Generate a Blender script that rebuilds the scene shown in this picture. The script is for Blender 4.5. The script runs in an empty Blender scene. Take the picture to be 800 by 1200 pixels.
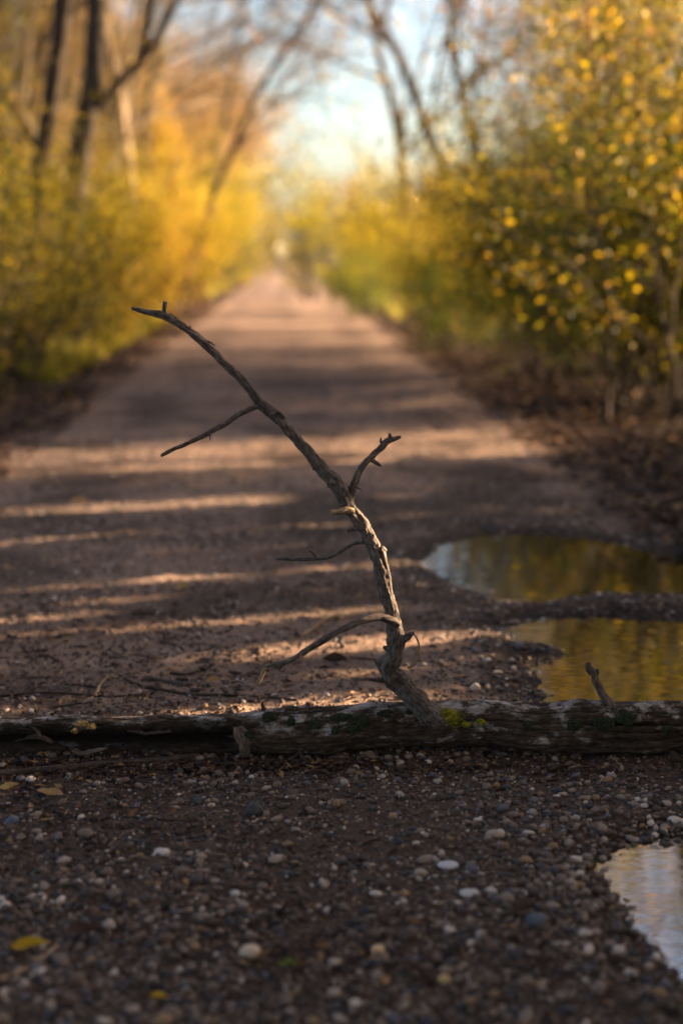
import bpy, math, random
import numpy as np
from math import radians, sin, cos, pi, tan, atan2

# ------------------------------------------------------------------ camera, sky, sun, exposure
scene = bpy.context.scene
C = scene.collection
H = 0.90
FPX = 1200 * 50 / 36.0
PITCH = math.atan(300 / FPX)
SUN_EL = radians(15.5)
SUN_AZ = radians(17)            # measured from +X towards +Y

cam_d = bpy.data.cameras.new('camera')
cam = bpy.data.objects.new('camera', cam_d)
C.objects.link(cam)
cam.location = (0, 0, H)
cam.rotation_euler = (pi / 2 - PITCH, 0, 0)
cam_d.sensor_fit = 'VERTICAL'
cam_d.sensor_height = 36
cam_d.lens = 50
cam_d.clip_start = 0.05
cam_d.clip_end = 3000
cam_d.dof.use_dof = True
cam_d.dof.focus_distance = 2.575
cam_d.dof.aperture_fstop = 1.75
scene.camera = cam

world = bpy.data.worlds.new('World')
scene.world = world
world.use_nodes = True
wn = world.node_tree.nodes
wl = world.node_tree.links
sky = wn.new('ShaderNodeTexSky')
sky.sky_type = 'NISHITA'
sky.sun_disc = False
sky.sun_elevation = SUN_EL
sky.sun_rotation = pi / 2 - SUN_AZ
sky.air_density = 1.0
sky.dust_density = 3.0
sky.ozone_density = 2.0
wl.new(sky.outputs[0], wn['Background'].inputs[0])
wn['Background'].inputs[1].default_value = 0.054

sun_d = bpy.data.lights.new('sun', 'SUN')
sun_d.energy = 5.0
sun_d.angle = radians(0.6)
sun_d.color = (1.0, 0.74, 0.46)
sun = bpy.data.objects.new('sun', sun_d)
C.objects.link(sun)
SD = np.array([cos(SUN_AZ) * cos(SUN_EL), sin(SUN_AZ) * cos(SUN_EL), sin(SUN_EL)])   # towards the sun
from mathutils import Vector
sun.rotation_euler = Vector(SD).to_track_quat('Z', 'Y').to_euler()
sun.location = (20, 5, 8)

vs = scene.view_settings
vs.view_transform = 'Standard'
vs.look = 'None'
vs.exposure = 3.2
vs.gamma = 1.0
vs.use_curve_mapping = False
scene.cycles.use_denoising = True
scene.cycles.max_bounces = 8
scene.cycles.diffuse_bounces = 3
scene.cycles.transparent_max_bounces = 8
scene.cycles.sample_clamp_indirect = 6
scene.cycles.caustics_reflective = False
scene.cycles.caustics_refractive = False

# ------------------------------------------------------------------ helpers
def W(px, py, Y):
    """world point at depth Y seen at photo pixel (px, py)"""
    u = (px - 400) / FPX; v = (600 - py) / FPX
    dy = cos(PITCH) + v * sin(PITCH); dz = v * cos(PITCH) - sin(PITCH)
    t = Y / dy
    return np.array([u * t, Y, H + dz * t])

def G(px, py, z=0.0):
    u = (px - 400) / FPX; v = (600 - py) / FPX
    dy = cos(PITCH) + v * sin(PITCH); dz = v * cos(PITCH) - sin(PITCH)
    t = (z - H) / dz
    return np.array([u * t, dy * t, z])

def _h(ix, iy, iz, seed):
    n = (ix.astype(np.int64) * 73856093) ^ (iy.astype(np.int64) * 19349663) ^ (iz.astype(np.int64) * 83492791) ^ (seed * 2654435761)
    n = n & 0xffffffff
    n = ((n ^ (n >> 15)) * 2246822519) & 0xffffffff
    n = ((n ^ (n >> 13)) * 3266489917) & 0xffffffff
    n = n ^ (n >> 16)
    return n.astype(np.float64) / 4294967295.0

def vnoise(x, y, z=0.0, seed=0):
    x, y, z = np.broadcast_arrays(np.asarray(x, float), np.asarray(y, float), np.asarray(z, float))
    ix, iy, iz = np.floor(x), np.floor(y), np.floor(z)
    fx, fy, fz = x - ix, y - iy, z - iz
    fx = fx * fx * (3 - 2 * fx); fy = fy * fy * (3 - 2 * fy); fz = fz * fz * (3 - 2 * fz)
    r = 0
    for a in (0, 1):
        for b in (0, 1):
            for c in (0, 1):
                w = (fx if a else 1 - fx) * (fy if b else 1 - fy) * (fz if c else 1 - fz)
                r = r + w * _h(ix + a, iy + b, iz + c, seed)
    return r * 2 - 1

def fbm(x, y, z=0.0, octv=4, seed=0, gain=0.5):
    r = 0; a = 1.0; f = 1.0; s = 0
    for o in range(octv):
        r = r + a * vnoise(np.asarray(x) * f + o * 7.3, np.asarray(y) * f + o * 3.1, np.asarray(z) * f, seed + o)
        s += a; a *= gain; f *= 2.03
    return r / s

def smooth(e0, e1, x):
    t = np.clip((x - e0) / (e1 - e0), 0, 1)
    return t * t * (3 - 2 * t)

def mesh_np(name, verts, faces, k, smooth_=True):
    """verts (n,3), faces (m,k)"""
    me = bpy.data.meshes.new(name)
    verts = np.ascontiguousarray(verts, dtype=np.float32); faces = np.ascontiguousarray(faces, dtype=np.int32)
    me.vertices.add(len(verts)); me.vertices.foreach_set('co', verts.ravel())
    me.loops.add(faces.size); me.loops.foreach_set('vertex_index', faces.ravel())
    me.polygons.add(len(faces))
    me.polygons.foreach_set('loop_start', np.arange(0, faces.size, k, dtype=np.int32))
    me.update(calc_edges=True)
    me.polygons.foreach_set('use_smooth', np.full(len(faces), smooth_))
    me.update()
    return me

def link(name, me, mat, parent=None, **props):
    o = bpy.data.objects.new(name, me)
    if me is not None and mat is not None and not me.materials:
        me.materials.append(mat)
    C.objects.link(o)
    if parent is not None: o.parent = parent
    for k, v in props.items(): o[k] = v
    return o

def thing(name, label, cat, loc=(0, 0, 0), rz=0.0, group=None, sc=1.0):
    o = bpy.data.objects.new(name, None); C.objects.link(o)
    o.location = loc; o.rotation_euler = (0, 0, rz); o.scale = (sc, sc, sc)
    o['label'] = label; o['category'] = cat
    if group: o['group'] = group
    return o

def tag(o, label, cat, group=None):
    o['label'] = label; o['category'] = cat
    if group: o['group'] = group
    return o

def add_attr(me, name, data, kind='FLOAT'):
    a = me.attributes.new(name, kind, 'POINT')
    d = np.ascontiguousarray(data, dtype=np.float32)
    a.data.foreach_set('value' if kind == 'FLOAT' else 'vector', d.ravel())

def catmull(P, n):
    """P (k,d) -> resampled (n,d) by chord length"""
    P = np.asarray(P, float)
    d = np.r_[0, np.cumsum(np.maximum(np.linalg.norm(np.diff(P[:, :3], axis=0), axis=1), 1e-6))]
    t = np.linspace(0, d[-1], n)
    m = np.gradient(P, d, axis=0) if len(P) > 2 else np.repeat((P[1:] - P[:1]) / d[-1], 2, axis=0)
    i = np.clip(np.searchsorted(d, t, side='right') - 1, 0, len(P) - 2)
    h = (d[i + 1] - d[i])[:, None]; s = ((t - d[i])[:, None]) / h
    return (2*s**3 - 3*s**2 + 1) * P[i] + (s**3 - 2*s**2 + s) * h * m[i] + (-2*s**3 + 3*s**2) * P[i+1] + (s**3 - s**2) * h * m[i+1], t

def frames(P):
    T = np.gradient(P, axis=0); T /= np.linalg.norm(T, axis=1)[:, None] + 1e-9
    N = np.zeros_like(P)
    a = np.array([0, 0, 1.0]) if abs(T[0][2]) < 0.8 else np.array([0, 1.0, 0])
    n = np.cross(np.cross(T[0], a), T[0]); n /= np.linalg.norm(n)
    for i in range(len(P)):
        n = n - T[i] * n.dot(T[i]); n /= np.linalg.norm(n) + 1e-9
        N[i] = n
    return T, N, np.cross(T, N)

# ------------------------------------------------------------------ materials
def new_mat(name):
    m = bpy.data.materials.new(name); m.use_nodes = True
    nt = m.node_tree; b = nt.nodes['Principled BSDF']
    return m, nt, b

def ramp(nt, stops, interp='LINEAR'):
    r = nt.nodes.new('ShaderNodeValToRGB'); r.color_ramp.interpolation = interp
    e = r.color_ramp.elements
    while len(e) > 1: e.remove(e[0])
    e[0].position = stops[0][0]; e[0].color = (*stops[0][1], 1)
    for p, c in stops[1:]:
        x = e.new(p); x.color = (*c, 1)
    return r

def noise(nt, scale, detail=5, rough=0.6, coord=None, vec_scale=None):
    n = nt.nodes.new('ShaderNodeTexNoise')
    n.inputs['Scale'].default_value = scale; n.inputs['Detail'].default_value = detail; n.inputs['Roughness'].default_value = rough
    if coord is not None:
        if vec_scale:
            mp = nt.nodes.new('ShaderNodeMapping'); mp.inputs['Scale'].default_value = vec_scale
            nt.links.new(coord, mp.inputs['Vector']); coord = mp.outputs[0]
        nt.links.new(coord, n.inputs['Vector'])
    return n

def mixc(nt, fac, a, b, mode='MIX'):
    m = nt.nodes.new('ShaderNodeMix'); m.data_type = 'RGBA'; m.blend_type = mode
    for s, v in ((0, fac), (6, a), (7, b)):
        if hasattr(v, 'links'): nt.links.new(v, m.inputs[s])
        else: m.inputs[s].default_value = v if s == 0 else (*v, 1)
    return m.outputs[2]

def bump(nt, height, b, strength=0.5, dist=0.01):
    n = nt.nodes.new('ShaderNodeBump'); n.inputs['Strength'].default_value = strength; n.inputs['Distance'].default_value = dist
    nt.links.new(height, n.inputs['Height']); nt.links.new(n.outputs[0], b.inputs['Normal'])

def attr(nt, name):
    a = nt.nodes.new('ShaderNodeAttribute'); a.attribute_name = name; return a

def mat_ground(name, dark, mid, light, wet_shade=False, litter=None):
    m, nt, b = new_mat(name)
    g = nt.nodes.new('ShaderNodeNewGeometry')
    n1 = noise(nt, 1.3, 5, 0.62, g.outputs['Position'])
    n2 = noise(nt, 22, 6, 0.7, g.outputs['Position'])
    n3 = noise(nt, 190, 4, 0.7, g.outputs['Position'])
    r = ramp(nt, [(0.25, dark), (0.5, mid), (0.78, light)])
    mx = nt.nodes.new('ShaderNodeMath'); mx.operation = 'MULTIPLY_ADD'; mx.inputs[1].default_value = 0.45
    nt.links.new(n1.outputs[0], mx.inputs[0])
    m2 = nt.nodes.new('ShaderNodeMath'); m2.operation = 'MULTIPLY'; m2.inputs[1].default_value = 0.55
    nt.links.new(n2.outputs[0], m2.inputs[0]); nt.links.new(m2.outputs[0], mx.inputs[2])
    nt.links.new(mx.outputs[0], r.inputs[0])
    r3 = ramp(nt, [(0.3, (0.45, 0.45, 0.45)), (0.5, (0.95, 0.95, 0.95)), (0.7, (1.7, 1.65, 1.6))])
    nt.links.new(n3.outputs[0], r3.inputs[0])
    col = mixc(nt, 0.75, r.outputs[0], r3.outputs[0], 'MULTIPLY')
    b.inputs['Roughness'].default_value = 0.9
    b.inputs['Specular IOR Level'].default_value = 0.08
    if wet_shade:
        a = attr(nt, 'wet_shade')
        col = mixc(nt, a.outputs['Fac'], col, (0.021, 0.013, 0.0095))  # damp, grime and the painted foreground shade share this dark colour
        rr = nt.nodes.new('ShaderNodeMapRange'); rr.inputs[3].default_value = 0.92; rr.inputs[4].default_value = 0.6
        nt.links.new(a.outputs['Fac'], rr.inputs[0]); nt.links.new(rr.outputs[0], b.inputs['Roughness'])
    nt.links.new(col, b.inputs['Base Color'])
    ad = nt.nodes.new('ShaderNodeMath'); ad.operation = 'ADD'
    nt.links.new(n3.outputs[0], ad.inputs[0]); nt.links.new(n2.outputs[0], ad.inputs[1])
    bump(nt, ad.outputs[0], b, 0.9, 0.008)
    return m

M_path = mat_ground('path_dirt', (0.085, 0.052, 0.038), (0.215, 0.14, 0.104), (0.35, 0.243, 0.182), wet_shade=True)
M_ground = mat_ground('forest_soil', (0.02, 0.014, 0.010), (0.045, 0.03, 0.02), (0.085, 0.055, 0.035))

def mat_island(name, stops, rough=0.7, spec=0.4, bumps=None, interp='CONSTANT', var=0.25):
    m, nt, b = new_mat(name)
    g = nt.nodes.new('ShaderNodeNewGeometry')
    r = ramp(nt, stops, interp); nt.links.new(g.outputs['Random Per Island'], r.inputs[0])
    n = noise(nt, bumps or 150, 4, 0.7, g.outputs['Position'])
    r2 = ramp(nt, [(0.3, (1 - var,) * 3), (0.7, (1 + var,) * 3)]); nt.links.new(n.outputs[0], r2.inputs[0])
    nt.links.new(mixc(nt, 1.0, r.outputs[0], r2.outputs[0], 'MULTIPLY'), b.inputs['Base Color'])
    b.inputs['Roughness'].default_value = rough; b.inputs['Specular IOR Level'].default_value = spec
    if bumps: bump(nt, n.outputs[0], b, 0.5, 0.002)
    return m

M_pebble = mat_island('pebble_stone', [(0, (.05, .034, .027)), (.25, (.12, .081, .062)), (.45, (.075, .048, .037)), (.60, (.18, .132, .105)), (.70, (.036, .030, .032)),
    (.78, (.26, .20, .168)), (.84, (.08, .072, .085)), (.90, (.19, .115, .06)), (.945, (.42, .345, .30)), (.98, (.028, .028, .036))], 0.62, 0.22, 260)

def mat_leaf(name, stops, trans=0.5, rough=0.5):
    m, nt, b = new_mat(name)
    g = nt.nodes.new('ShaderNodeNewGeometry')
    r = ramp(nt, stops); nt.links.new(g.outputs['Random Per Island'], r.inputs[0])
    oi = nt.nodes.new('ShaderNodeObjectInfo')
    hs = nt.nodes.new('ShaderNodeHueSaturation')
    mr = nt.nodes.new('ShaderNodeMapRange'); mr.inputs[3].default_value = 0.485; mr.inputs[4].default_value = 0.51
    nt.links.new(oi.outputs['Random'], mr.inputs[0]); nt.links.new(mr.outputs[0], hs.inputs['Hue'])
    nt.links.new(r.outputs[0], hs.inputs['Color'])
    b.inputs['Roughness'].default_value = rough; b.inputs['Specular IOR Level'].default_value = 0.12
    nt.links.new(hs.outputs[0], b.inputs['Base Color'])
    t = nt.nodes.new('ShaderNodeBsdfTranslucent'); nt.links.new(hs.outputs[0], t.inputs['Color'])
    mx = nt.nodes.new('ShaderNodeMixShader'); mx.inputs[0].default_value = trans
    nt.links.new(b.outputs[0], mx.inputs[1]); nt.links.new(t.outputs[0], mx.inputs[2])
    nt.links.new(mx.outputs[0], nt.nodes['Material Output'].inputs['Surface'])
    return m

M_yellow = mat_leaf('yellow_olive_leaf', [(0, (.025, .030, .003)), (.4, (.085, .082, .004)), (.62, (.27, .21, .004)), (.80, (.56, .39, .006)), (1, (.75, .46, .012))], 0.55)
M_olive = mat_leaf('dark_olive_leaf', [(0, (.016, .02, .003)), (.45, (.05, .052, .004)), (.7, (.17, .145, .005)), (.88, (.42, .30, .008)), (1, (.62, .36, .012))], .5)
M_gold = mat_leaf('golden_leaf', [(0, (.16, .12, .010)), (.4, (.38, .27, .015)), (.8, (.68, .45, .03)), (1, (.6, .28, .03))])
M_orange = mat_leaf('orange_brown_leaf', [(0, (.12, .075, .03)), (.4, (.26, .175, .07)), (.75, (.44, .30, .10)), (1, (.45, .18, .04))])
M_green = mat_leaf('green_leaf', [(0, (.035, .06, .008)), (.5, (.09, .13, .012)), (1, (.22, .22, .02))])
M_red = mat_leaf('red_leaf', [(0, (.14, .05, .02)), (.6, (.32, .12, .04)), (1, (.5, .22, .05))])
M_litter = mat_leaf('dead_leaf', [(0, (.022, .014, .012)), (.6, (.055, .033, .024)), (.88, (.12, .07, .045)), (1, (.30, .18, .06))], 0.15, 0.6)
M_under = mat_leaf('undergrowth_leaf', [(0, (.02, .02, .005)), (.5, (.06, .05, .008)), (.8, (.16, .12, .01)), (1, (.42, .27, .02))], 0.4)
M_grass = mat_leaf('autumn_grass', [(0, (.10, .12, .012)), (.5, (.25, .22, .02)), (1, (.5, .33, .06))], 0.4)
M_straw = mat_leaf('dry_straw', [(0, (.22, .13, .05)), (.5, (.38, .24, .10)), (1, (.5, .33, .15))], 0.3)

def mat_bark(name, c0, c1, c2, sc=1.0, bs=0.6, patch=None, pthr=0.55):
    m, nt, b = new_mat(name)
    a = attr(nt, 'bark')
    n1 = noise(nt, 1.0, 7, 0.68, a.outputs['Vector'], (220 * sc, 220 * sc, 75 * sc))
    n2 = noise(nt, 1.0, 4, 0.6, a.outputs['Vector'], (22 * sc, 22 * sc, 9 * sc))
    r = ramp(nt, [(0.3, c0), (0.5, c1), (0.72, c2)]); nt.links.new(n1.outputs[0], r.inputs[0])
    col = r.outputs[0]
    r2 = ramp(nt, [(0.35, (0.65,) * 3), (0.65, (1.3,) * 3)]); nt.links.new(n2.outputs[0], r2.inputs[0])
    col = mixc(nt, 0.8, col, r2.outputs[0], 'MULTIPLY')
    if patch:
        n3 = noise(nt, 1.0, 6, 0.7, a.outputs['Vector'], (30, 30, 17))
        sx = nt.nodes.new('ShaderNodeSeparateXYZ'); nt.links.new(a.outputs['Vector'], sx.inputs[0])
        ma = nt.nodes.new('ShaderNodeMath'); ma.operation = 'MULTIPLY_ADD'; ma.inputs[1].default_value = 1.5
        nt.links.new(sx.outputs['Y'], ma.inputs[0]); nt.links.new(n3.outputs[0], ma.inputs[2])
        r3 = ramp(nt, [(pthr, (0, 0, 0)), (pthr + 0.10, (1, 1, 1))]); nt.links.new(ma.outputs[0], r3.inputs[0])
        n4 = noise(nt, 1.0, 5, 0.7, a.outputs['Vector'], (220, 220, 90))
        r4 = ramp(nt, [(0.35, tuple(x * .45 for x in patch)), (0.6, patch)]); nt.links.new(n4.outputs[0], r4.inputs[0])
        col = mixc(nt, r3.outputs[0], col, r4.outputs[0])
    if patch:
        ra = attr(nt, 'rot_shade'); col = mixc(nt, ra.outputs['Fac'], col, (.012, .008, .006))  # near-black rotted wood that also paints in the shade of the hollow
    nt.links.new(col, b.inputs['Base Color'])
    b.inputs['Roughness'].default_value = 0.85; b.inputs['Specular IOR Level'].default_value = 0.08
    bump(nt, n1.outputs[0], b, bs, 0.003)
    return m

M_branch = mat_bark('dry_branch_bark', (.03, .022, .019), (.10, .078, .068), (.24, .195, .17), 1.0, 1.0)
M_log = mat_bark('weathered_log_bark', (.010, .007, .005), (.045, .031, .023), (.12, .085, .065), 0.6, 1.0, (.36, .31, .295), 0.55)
M_palewood = mat_bark('pale_bare_wood', (.13, .08, .045), (.26, .175, .11), (.44, .31, .20), 1.2, 0.5)
M_darkstick = mat_bark('damp_stick_bark', (.018, .013, .011), (.05, .035, .028), (.10, .075, .06), 1.0, 0.7)
M_tree = mat_bark('tree_bark', (.022, .016, .012), (.055, .041, .031), (.11, .085, .064), 0.12, 0.8)
M_paletree = mat_bark('pale_tree_bark', (.10, .07, .045), (.18, .13, .085), (.27, .20, .135), 0.12, 0.6)
M_moss_y = mat_island('yellow_green_moss', [(0, (.06, .06, .008)), (.5, (.14, .125, .010)), (.9, (.25, .21, .015))], 0.9, 0.1, 400, 'LINEAR')
M_moss_d = mat_island('dark_moss', [(0, (.010, .014, .010)), (.5, (.022, .028, .016)), (.9, (.04, .045, .025))], 0.95, 0.1, 400, 'LINEAR')
M_sunlit_wood = mat_island('sunlit_gold_wood', [(0, (.10, .06, .025)), (.5, (.24, .14, .04)), (.9, (.38, .24, .07))], 0.7, 0.3, 300, 'LINEAR')  # broken wood lumps with the sun's gold put into their colour
M_white = mat_island('bright_spot_white', [(0, (.8, .78, .74)), (1, (.8, .78, .74))], 0.5, 0.4, 30)

def mat_water():
    m, nt, b = new_mat('muddy_water')
    b.inputs['Base Color'].default_value = (.022, .015, .010, 1)
    b.inputs['Roughness'].default_value = 0.015
    b.inputs['IOR'].default_value = 3.6
    b.inputs['Specular IOR Level'].default_value = 0.5
    g = nt.nodes.new('ShaderNodeNewGeometry')
    n = noise(nt, 1.0, 2, 0.5, g.outputs['Position'], (9, 26, 1))
    bump(nt, n.outputs[0], b, 0.07, 0.006)
    return m
M_water = mat_water()

# ------------------------------------------------------------------ path and ground
KX = (335 - 400) / FPX
def path_c(y): return KX * np.asarray(y, float)

def poly_sdf(x, y, poly):
    poly = np.asarray(poly, float)
    d = np.full(x.shape, 1e9); inside = np.zeros(x.shape, bool)
    n = len(poly)
    for i in range(n):
        a = poly[i]; b_ = poly[(i + 1) % n]
        e = b_ - a; wx = x - a[0]; wy = y - a[1]
        t = np.clip((wx * e[0] + wy * e[1]) / (e @ e), 0, 1)
        d = np.minimum(d, (wx - e[0] * t) ** 2 + (wy - e[1] * t) ** 2)
        c = ((a[1] > y) != (b_[1] > y)) & (x < (b_[0] - a[0]) * (y - a[1]) / (b_[1] - a[1] + 1e-12) + a[0])
        inside ^= c
    d = np.sqrt(d)
    return np.where(inside, -d, d)

PUD = {
 'A': [G(*p)[:2] for p in [(498, 655), (520, 634), (570, 619), (640, 620), (700, 628), (750, 640), (810, 648), (900, 655), (930, 672), (820, 690), (740, 691), (690, 690), (635, 702), (585, 696), (535, 678)]],
 'B': [G(*p)[:2] for p in [(586, 727), (640, 717), (700, 713), (800, 719), (900, 724), (960, 770), (960, 840), (860, 858), (700, 858), (655, 840), (640, 805), (618, 775), (628, 752)]],
 'C': [G(*p)[:2] for p in [(700, 1000), (722, 980), (770, 972), (840, 965), (960, 990), (1000, 1080), (930, 1190), (850, 1180), (800, 1140), (772, 1108), (742, 1080), (738, 1050), (722, 1030)]],
}
BAR = [G(*p)[:2] for p in [(600, 760), (640, 750), (700, 752), (735, 760), (700, 768), (640, 768)]]
WATER_Z = -0.016

def pud_field(x, y):
    f = np.full(x.shape, 9.0)
    for k, p in PUD.items():
        p = np.array(p)
        m = (x > p[:, 0].min() - .4) & (x < p[:, 0].max() + .4) & (y > p[:, 1].min() - .4) & (y < p[:, 1].max() + .4)
        if m.any():
            xs, ys = x[m], y[m]
            s = poly_sdf(xs, ys, p) + 0.028 * fbm(xs * 9, ys * 9, 0, 4, 31)
            f[m] = np.minimum(f[m], s)
    return f

def height(x, y):
    """fine relief of the path surface"""
    xl = x - path_c(y)
    z = 0.010 * fbm(x * 1.1, y * 1.1, 0, 3, 3) + 0.006 * fbm(x * 5, y * 7, 0, 3, 5)
    near = np.clip(1.3 - np.abs(y) / 14, 0.0, 1)
    z = z + near * (0.0035 * fbm(x * 30, y * 30, 0, 3, 11) + 0.0045 * smooth(.1, .6, fbm(x * 14, y * 26, 0, 2, 17)) )
    f = pud_field(x, y)
    dip = smooth(0.10, -0.14, f)
    z = z * (1 - 0.75 * smooth(0.06, -0.02, f)) - 0.052 * dip
    # small bar of stones that breaks the water
    d = poly_sdf(x, y, np.array(BAR))
    z = z + 0.022 * smooth(0.05, -0.03, d)
    z = z - 0.05 * smooth(1.65, 2.0, np.abs(xl))
    return z, f

def axis(dense0, dense1, step, far0, far1, g=1.12):
    a = list(np.arange(dense0, dense1 + step / 2, step))
    s = step
    while a[-1] < far1: s *= g; a.append(a[-1] + s)
    s = step; b = [a[0]]
    while b[-1] > far0: s *= g; b.append(b[-1] - s)
    return np.array(b[1:][::-1] + a)

def grid_mesh(name, X, Y, Z):
    ny, nx = X.shape
    i = (np.arange(ny - 1)[:, None] * nx + np.arange(nx - 1)[None]).ravel()
    F = np.stack([i, i + 1, i + 1 + nx, i + nx], 1)
    return mesh_np(name, np.stack([X.ravel(), Y.ravel(), Z.ravel()], 1), F, 4)

xa = np.arange(-2.0, 2.0001, 0.006)
ya = [1.0]
while ya[-1] < 170: ya.append(ya[-1] * (1 + 0.0032 if ya[-1] < 12 else 1.012))
yb = [1.0]; s = 0.006
while yb[-1] > -60: s *= 1.04; yb.append(yb[-1] - s)
ya = np.array(yb[1:][::-1] + ya)
XL, YY = np.meshgrid(xa, ya)
XX = XL + path_c(YY)
ZZ, FF = height(XX, YY)
me = grid_mesh('path', XX, YY, ZZ)
dirt_shade = smooth(.1, .6, fbm(XX * 1.6, YY * 2.2, 0, 4, 41) + 0.55 * smooth(1.0, 1.7, np.abs(XL)) + .62 * smooth(2.9, 2.1, YY) + .42 * smooth(9, 3.2, YY) + .16 * np.cos(XL * 2 * pi / .78) * smooth(3, 6, YY)) * 0.72  # dirty patches, edges and tracks, plus foreground shade painted darker towards the viewpoint
wet_shade = np.clip(smooth(0.17, 0.02, FF + 0.04 * fbm(XX * 12, YY * 12, 0, 3, 8)) * 0.9 + 0.30 * smooth(.2, .6, fbm(XX * 2.5, YY * 4, 0, 3, 61)), 0, 1)
add_attr(me, 'wet_shade', np.maximum(wet_shade, dirt_shade).ravel())
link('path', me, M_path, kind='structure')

def ground_z(x, y):
    xl = np.abs(x - path_c(y))
    bank = 0.10 * smooth(1.9, 3.6, xl) + 0.25 * smooth(4, 14, xl) * (0.5 + 0.5 * fbm(x * .07, y * .07, 0, 2, 4))
    return -0.035 + 0.035 * smooth(1.5, 1.85, xl) + bank + 0.03 * fbm(x * .8, y * .8, 0, 3, 6) * smooth(1.7, 2.6, xl) - 0.05 * (1 - smooth(1.35, 1.8, xl))
gx = axis(-4, 4, 0.06, -900, 900, 1.09); gy = axis(0, 20, 0.08, -500, 1600, 1.06)
GX, GY = np.meshgrid(gx, gy)
GXs = GX + path_c(GY) * (np.abs(GX) < 60)
me = grid_mesh('ground', GXs, GY, ground_z(GXs, GY))
link('ground', me, M_ground, kind='structure')

for k, p in PUD.items():
    p = np.array(p); x0, x1 = p[:, 0].min() - .12, p[:, 0].max() + .12; y0, y1 = p[:, 1].min() - .12, p[:, 1].max() + .12
    if k == 'A': y0 = max(y0, 3.42 + 0.16)
    q, r = np.meshgrid(np.linspace(x0, x1, 24), np.linspace(y0, y1, 24))
    m_ = grid_mesh('puddle', q, r, np.full(q.shape, WATER_Z - (0.0006 if k == 'B' else 0)))
    o = link('puddle', m_, M_water, kind='structure')
    tag(o, {'A': 'oval puddle farthest up the path, reflecting white sky and gold leaves',
            'B': 'puddle directly behind the right end of the log, reflecting olive foliage',
            'C': 'puddle in front of the log at the edge, reflecting blue sky and a trunk'}[k], 'puddle', 'puddles on the path')

# ------------------------------------------------------------------ pebbles
def ico(sub):
    import bmesh
    bm = bmesh.new(); bmesh.ops.create_icosphere(bm, subdivisions=sub, radius=1.0)
    v = np.array([x.co[:] for x in bm.verts]); f = np.array([[w.index for w in x.verts] for x in bm.faces]); bm.free()
    return v, f
ICO = {1: ico(1), 2: ico(2)}

def scatter_stones(pts, size, rng, sub, flat=(0.45, 0.8)):
    V, F = ICO[sub]; n = len(pts)
    # lumpy shapes: 10 variants
    var = []
    for k in range(10):
        d = 1 + 0.38 * fbm(V[:, 0] * 1.3 + k * 9, V[:, 1] * 1.1, V[:, 2] * 1.1, 2, 70 + k)
        var.append(V * d[:, None])
    var = np.array(var)
    idx = rng.integers(0, 10, n)
    base = var[idx]                                           # n,v,3
    sc = np.stack([size * rng.uniform(.8, 1.35, n), size * rng.uniform(.65, 1.0, n), size * rng.uniform(*flat, n)], 1)
    base = base * sc[:, None, :]
    a = rng.uniform(0, 2 * pi, n); t = rng.normal(0, .25, n)
    ca, sa, ct, st = np.cos(a), np.sin(a), np.cos(t), np.sin(t)
    x, y, z = base[..., 0], base[..., 1], base[..., 2]
    y2 = y * ct[:, None] - z * st[:, None]; z2 = y * st[:, None] + z * ct[:, None]
    x3 = x * ca[:, None] - y2 * sa[:, None]; y3 = x * sa[:, None] + y2 * ca[:, None]
    P = np.stack([x3, y3, z2], -1) + pts[:, None, :]
    FF_ = (F[None] + (np.arange(n) * len(V))[:, None, None]).reshape(-1, 3)
    return P.reshape(-1, 3), FF_

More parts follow.
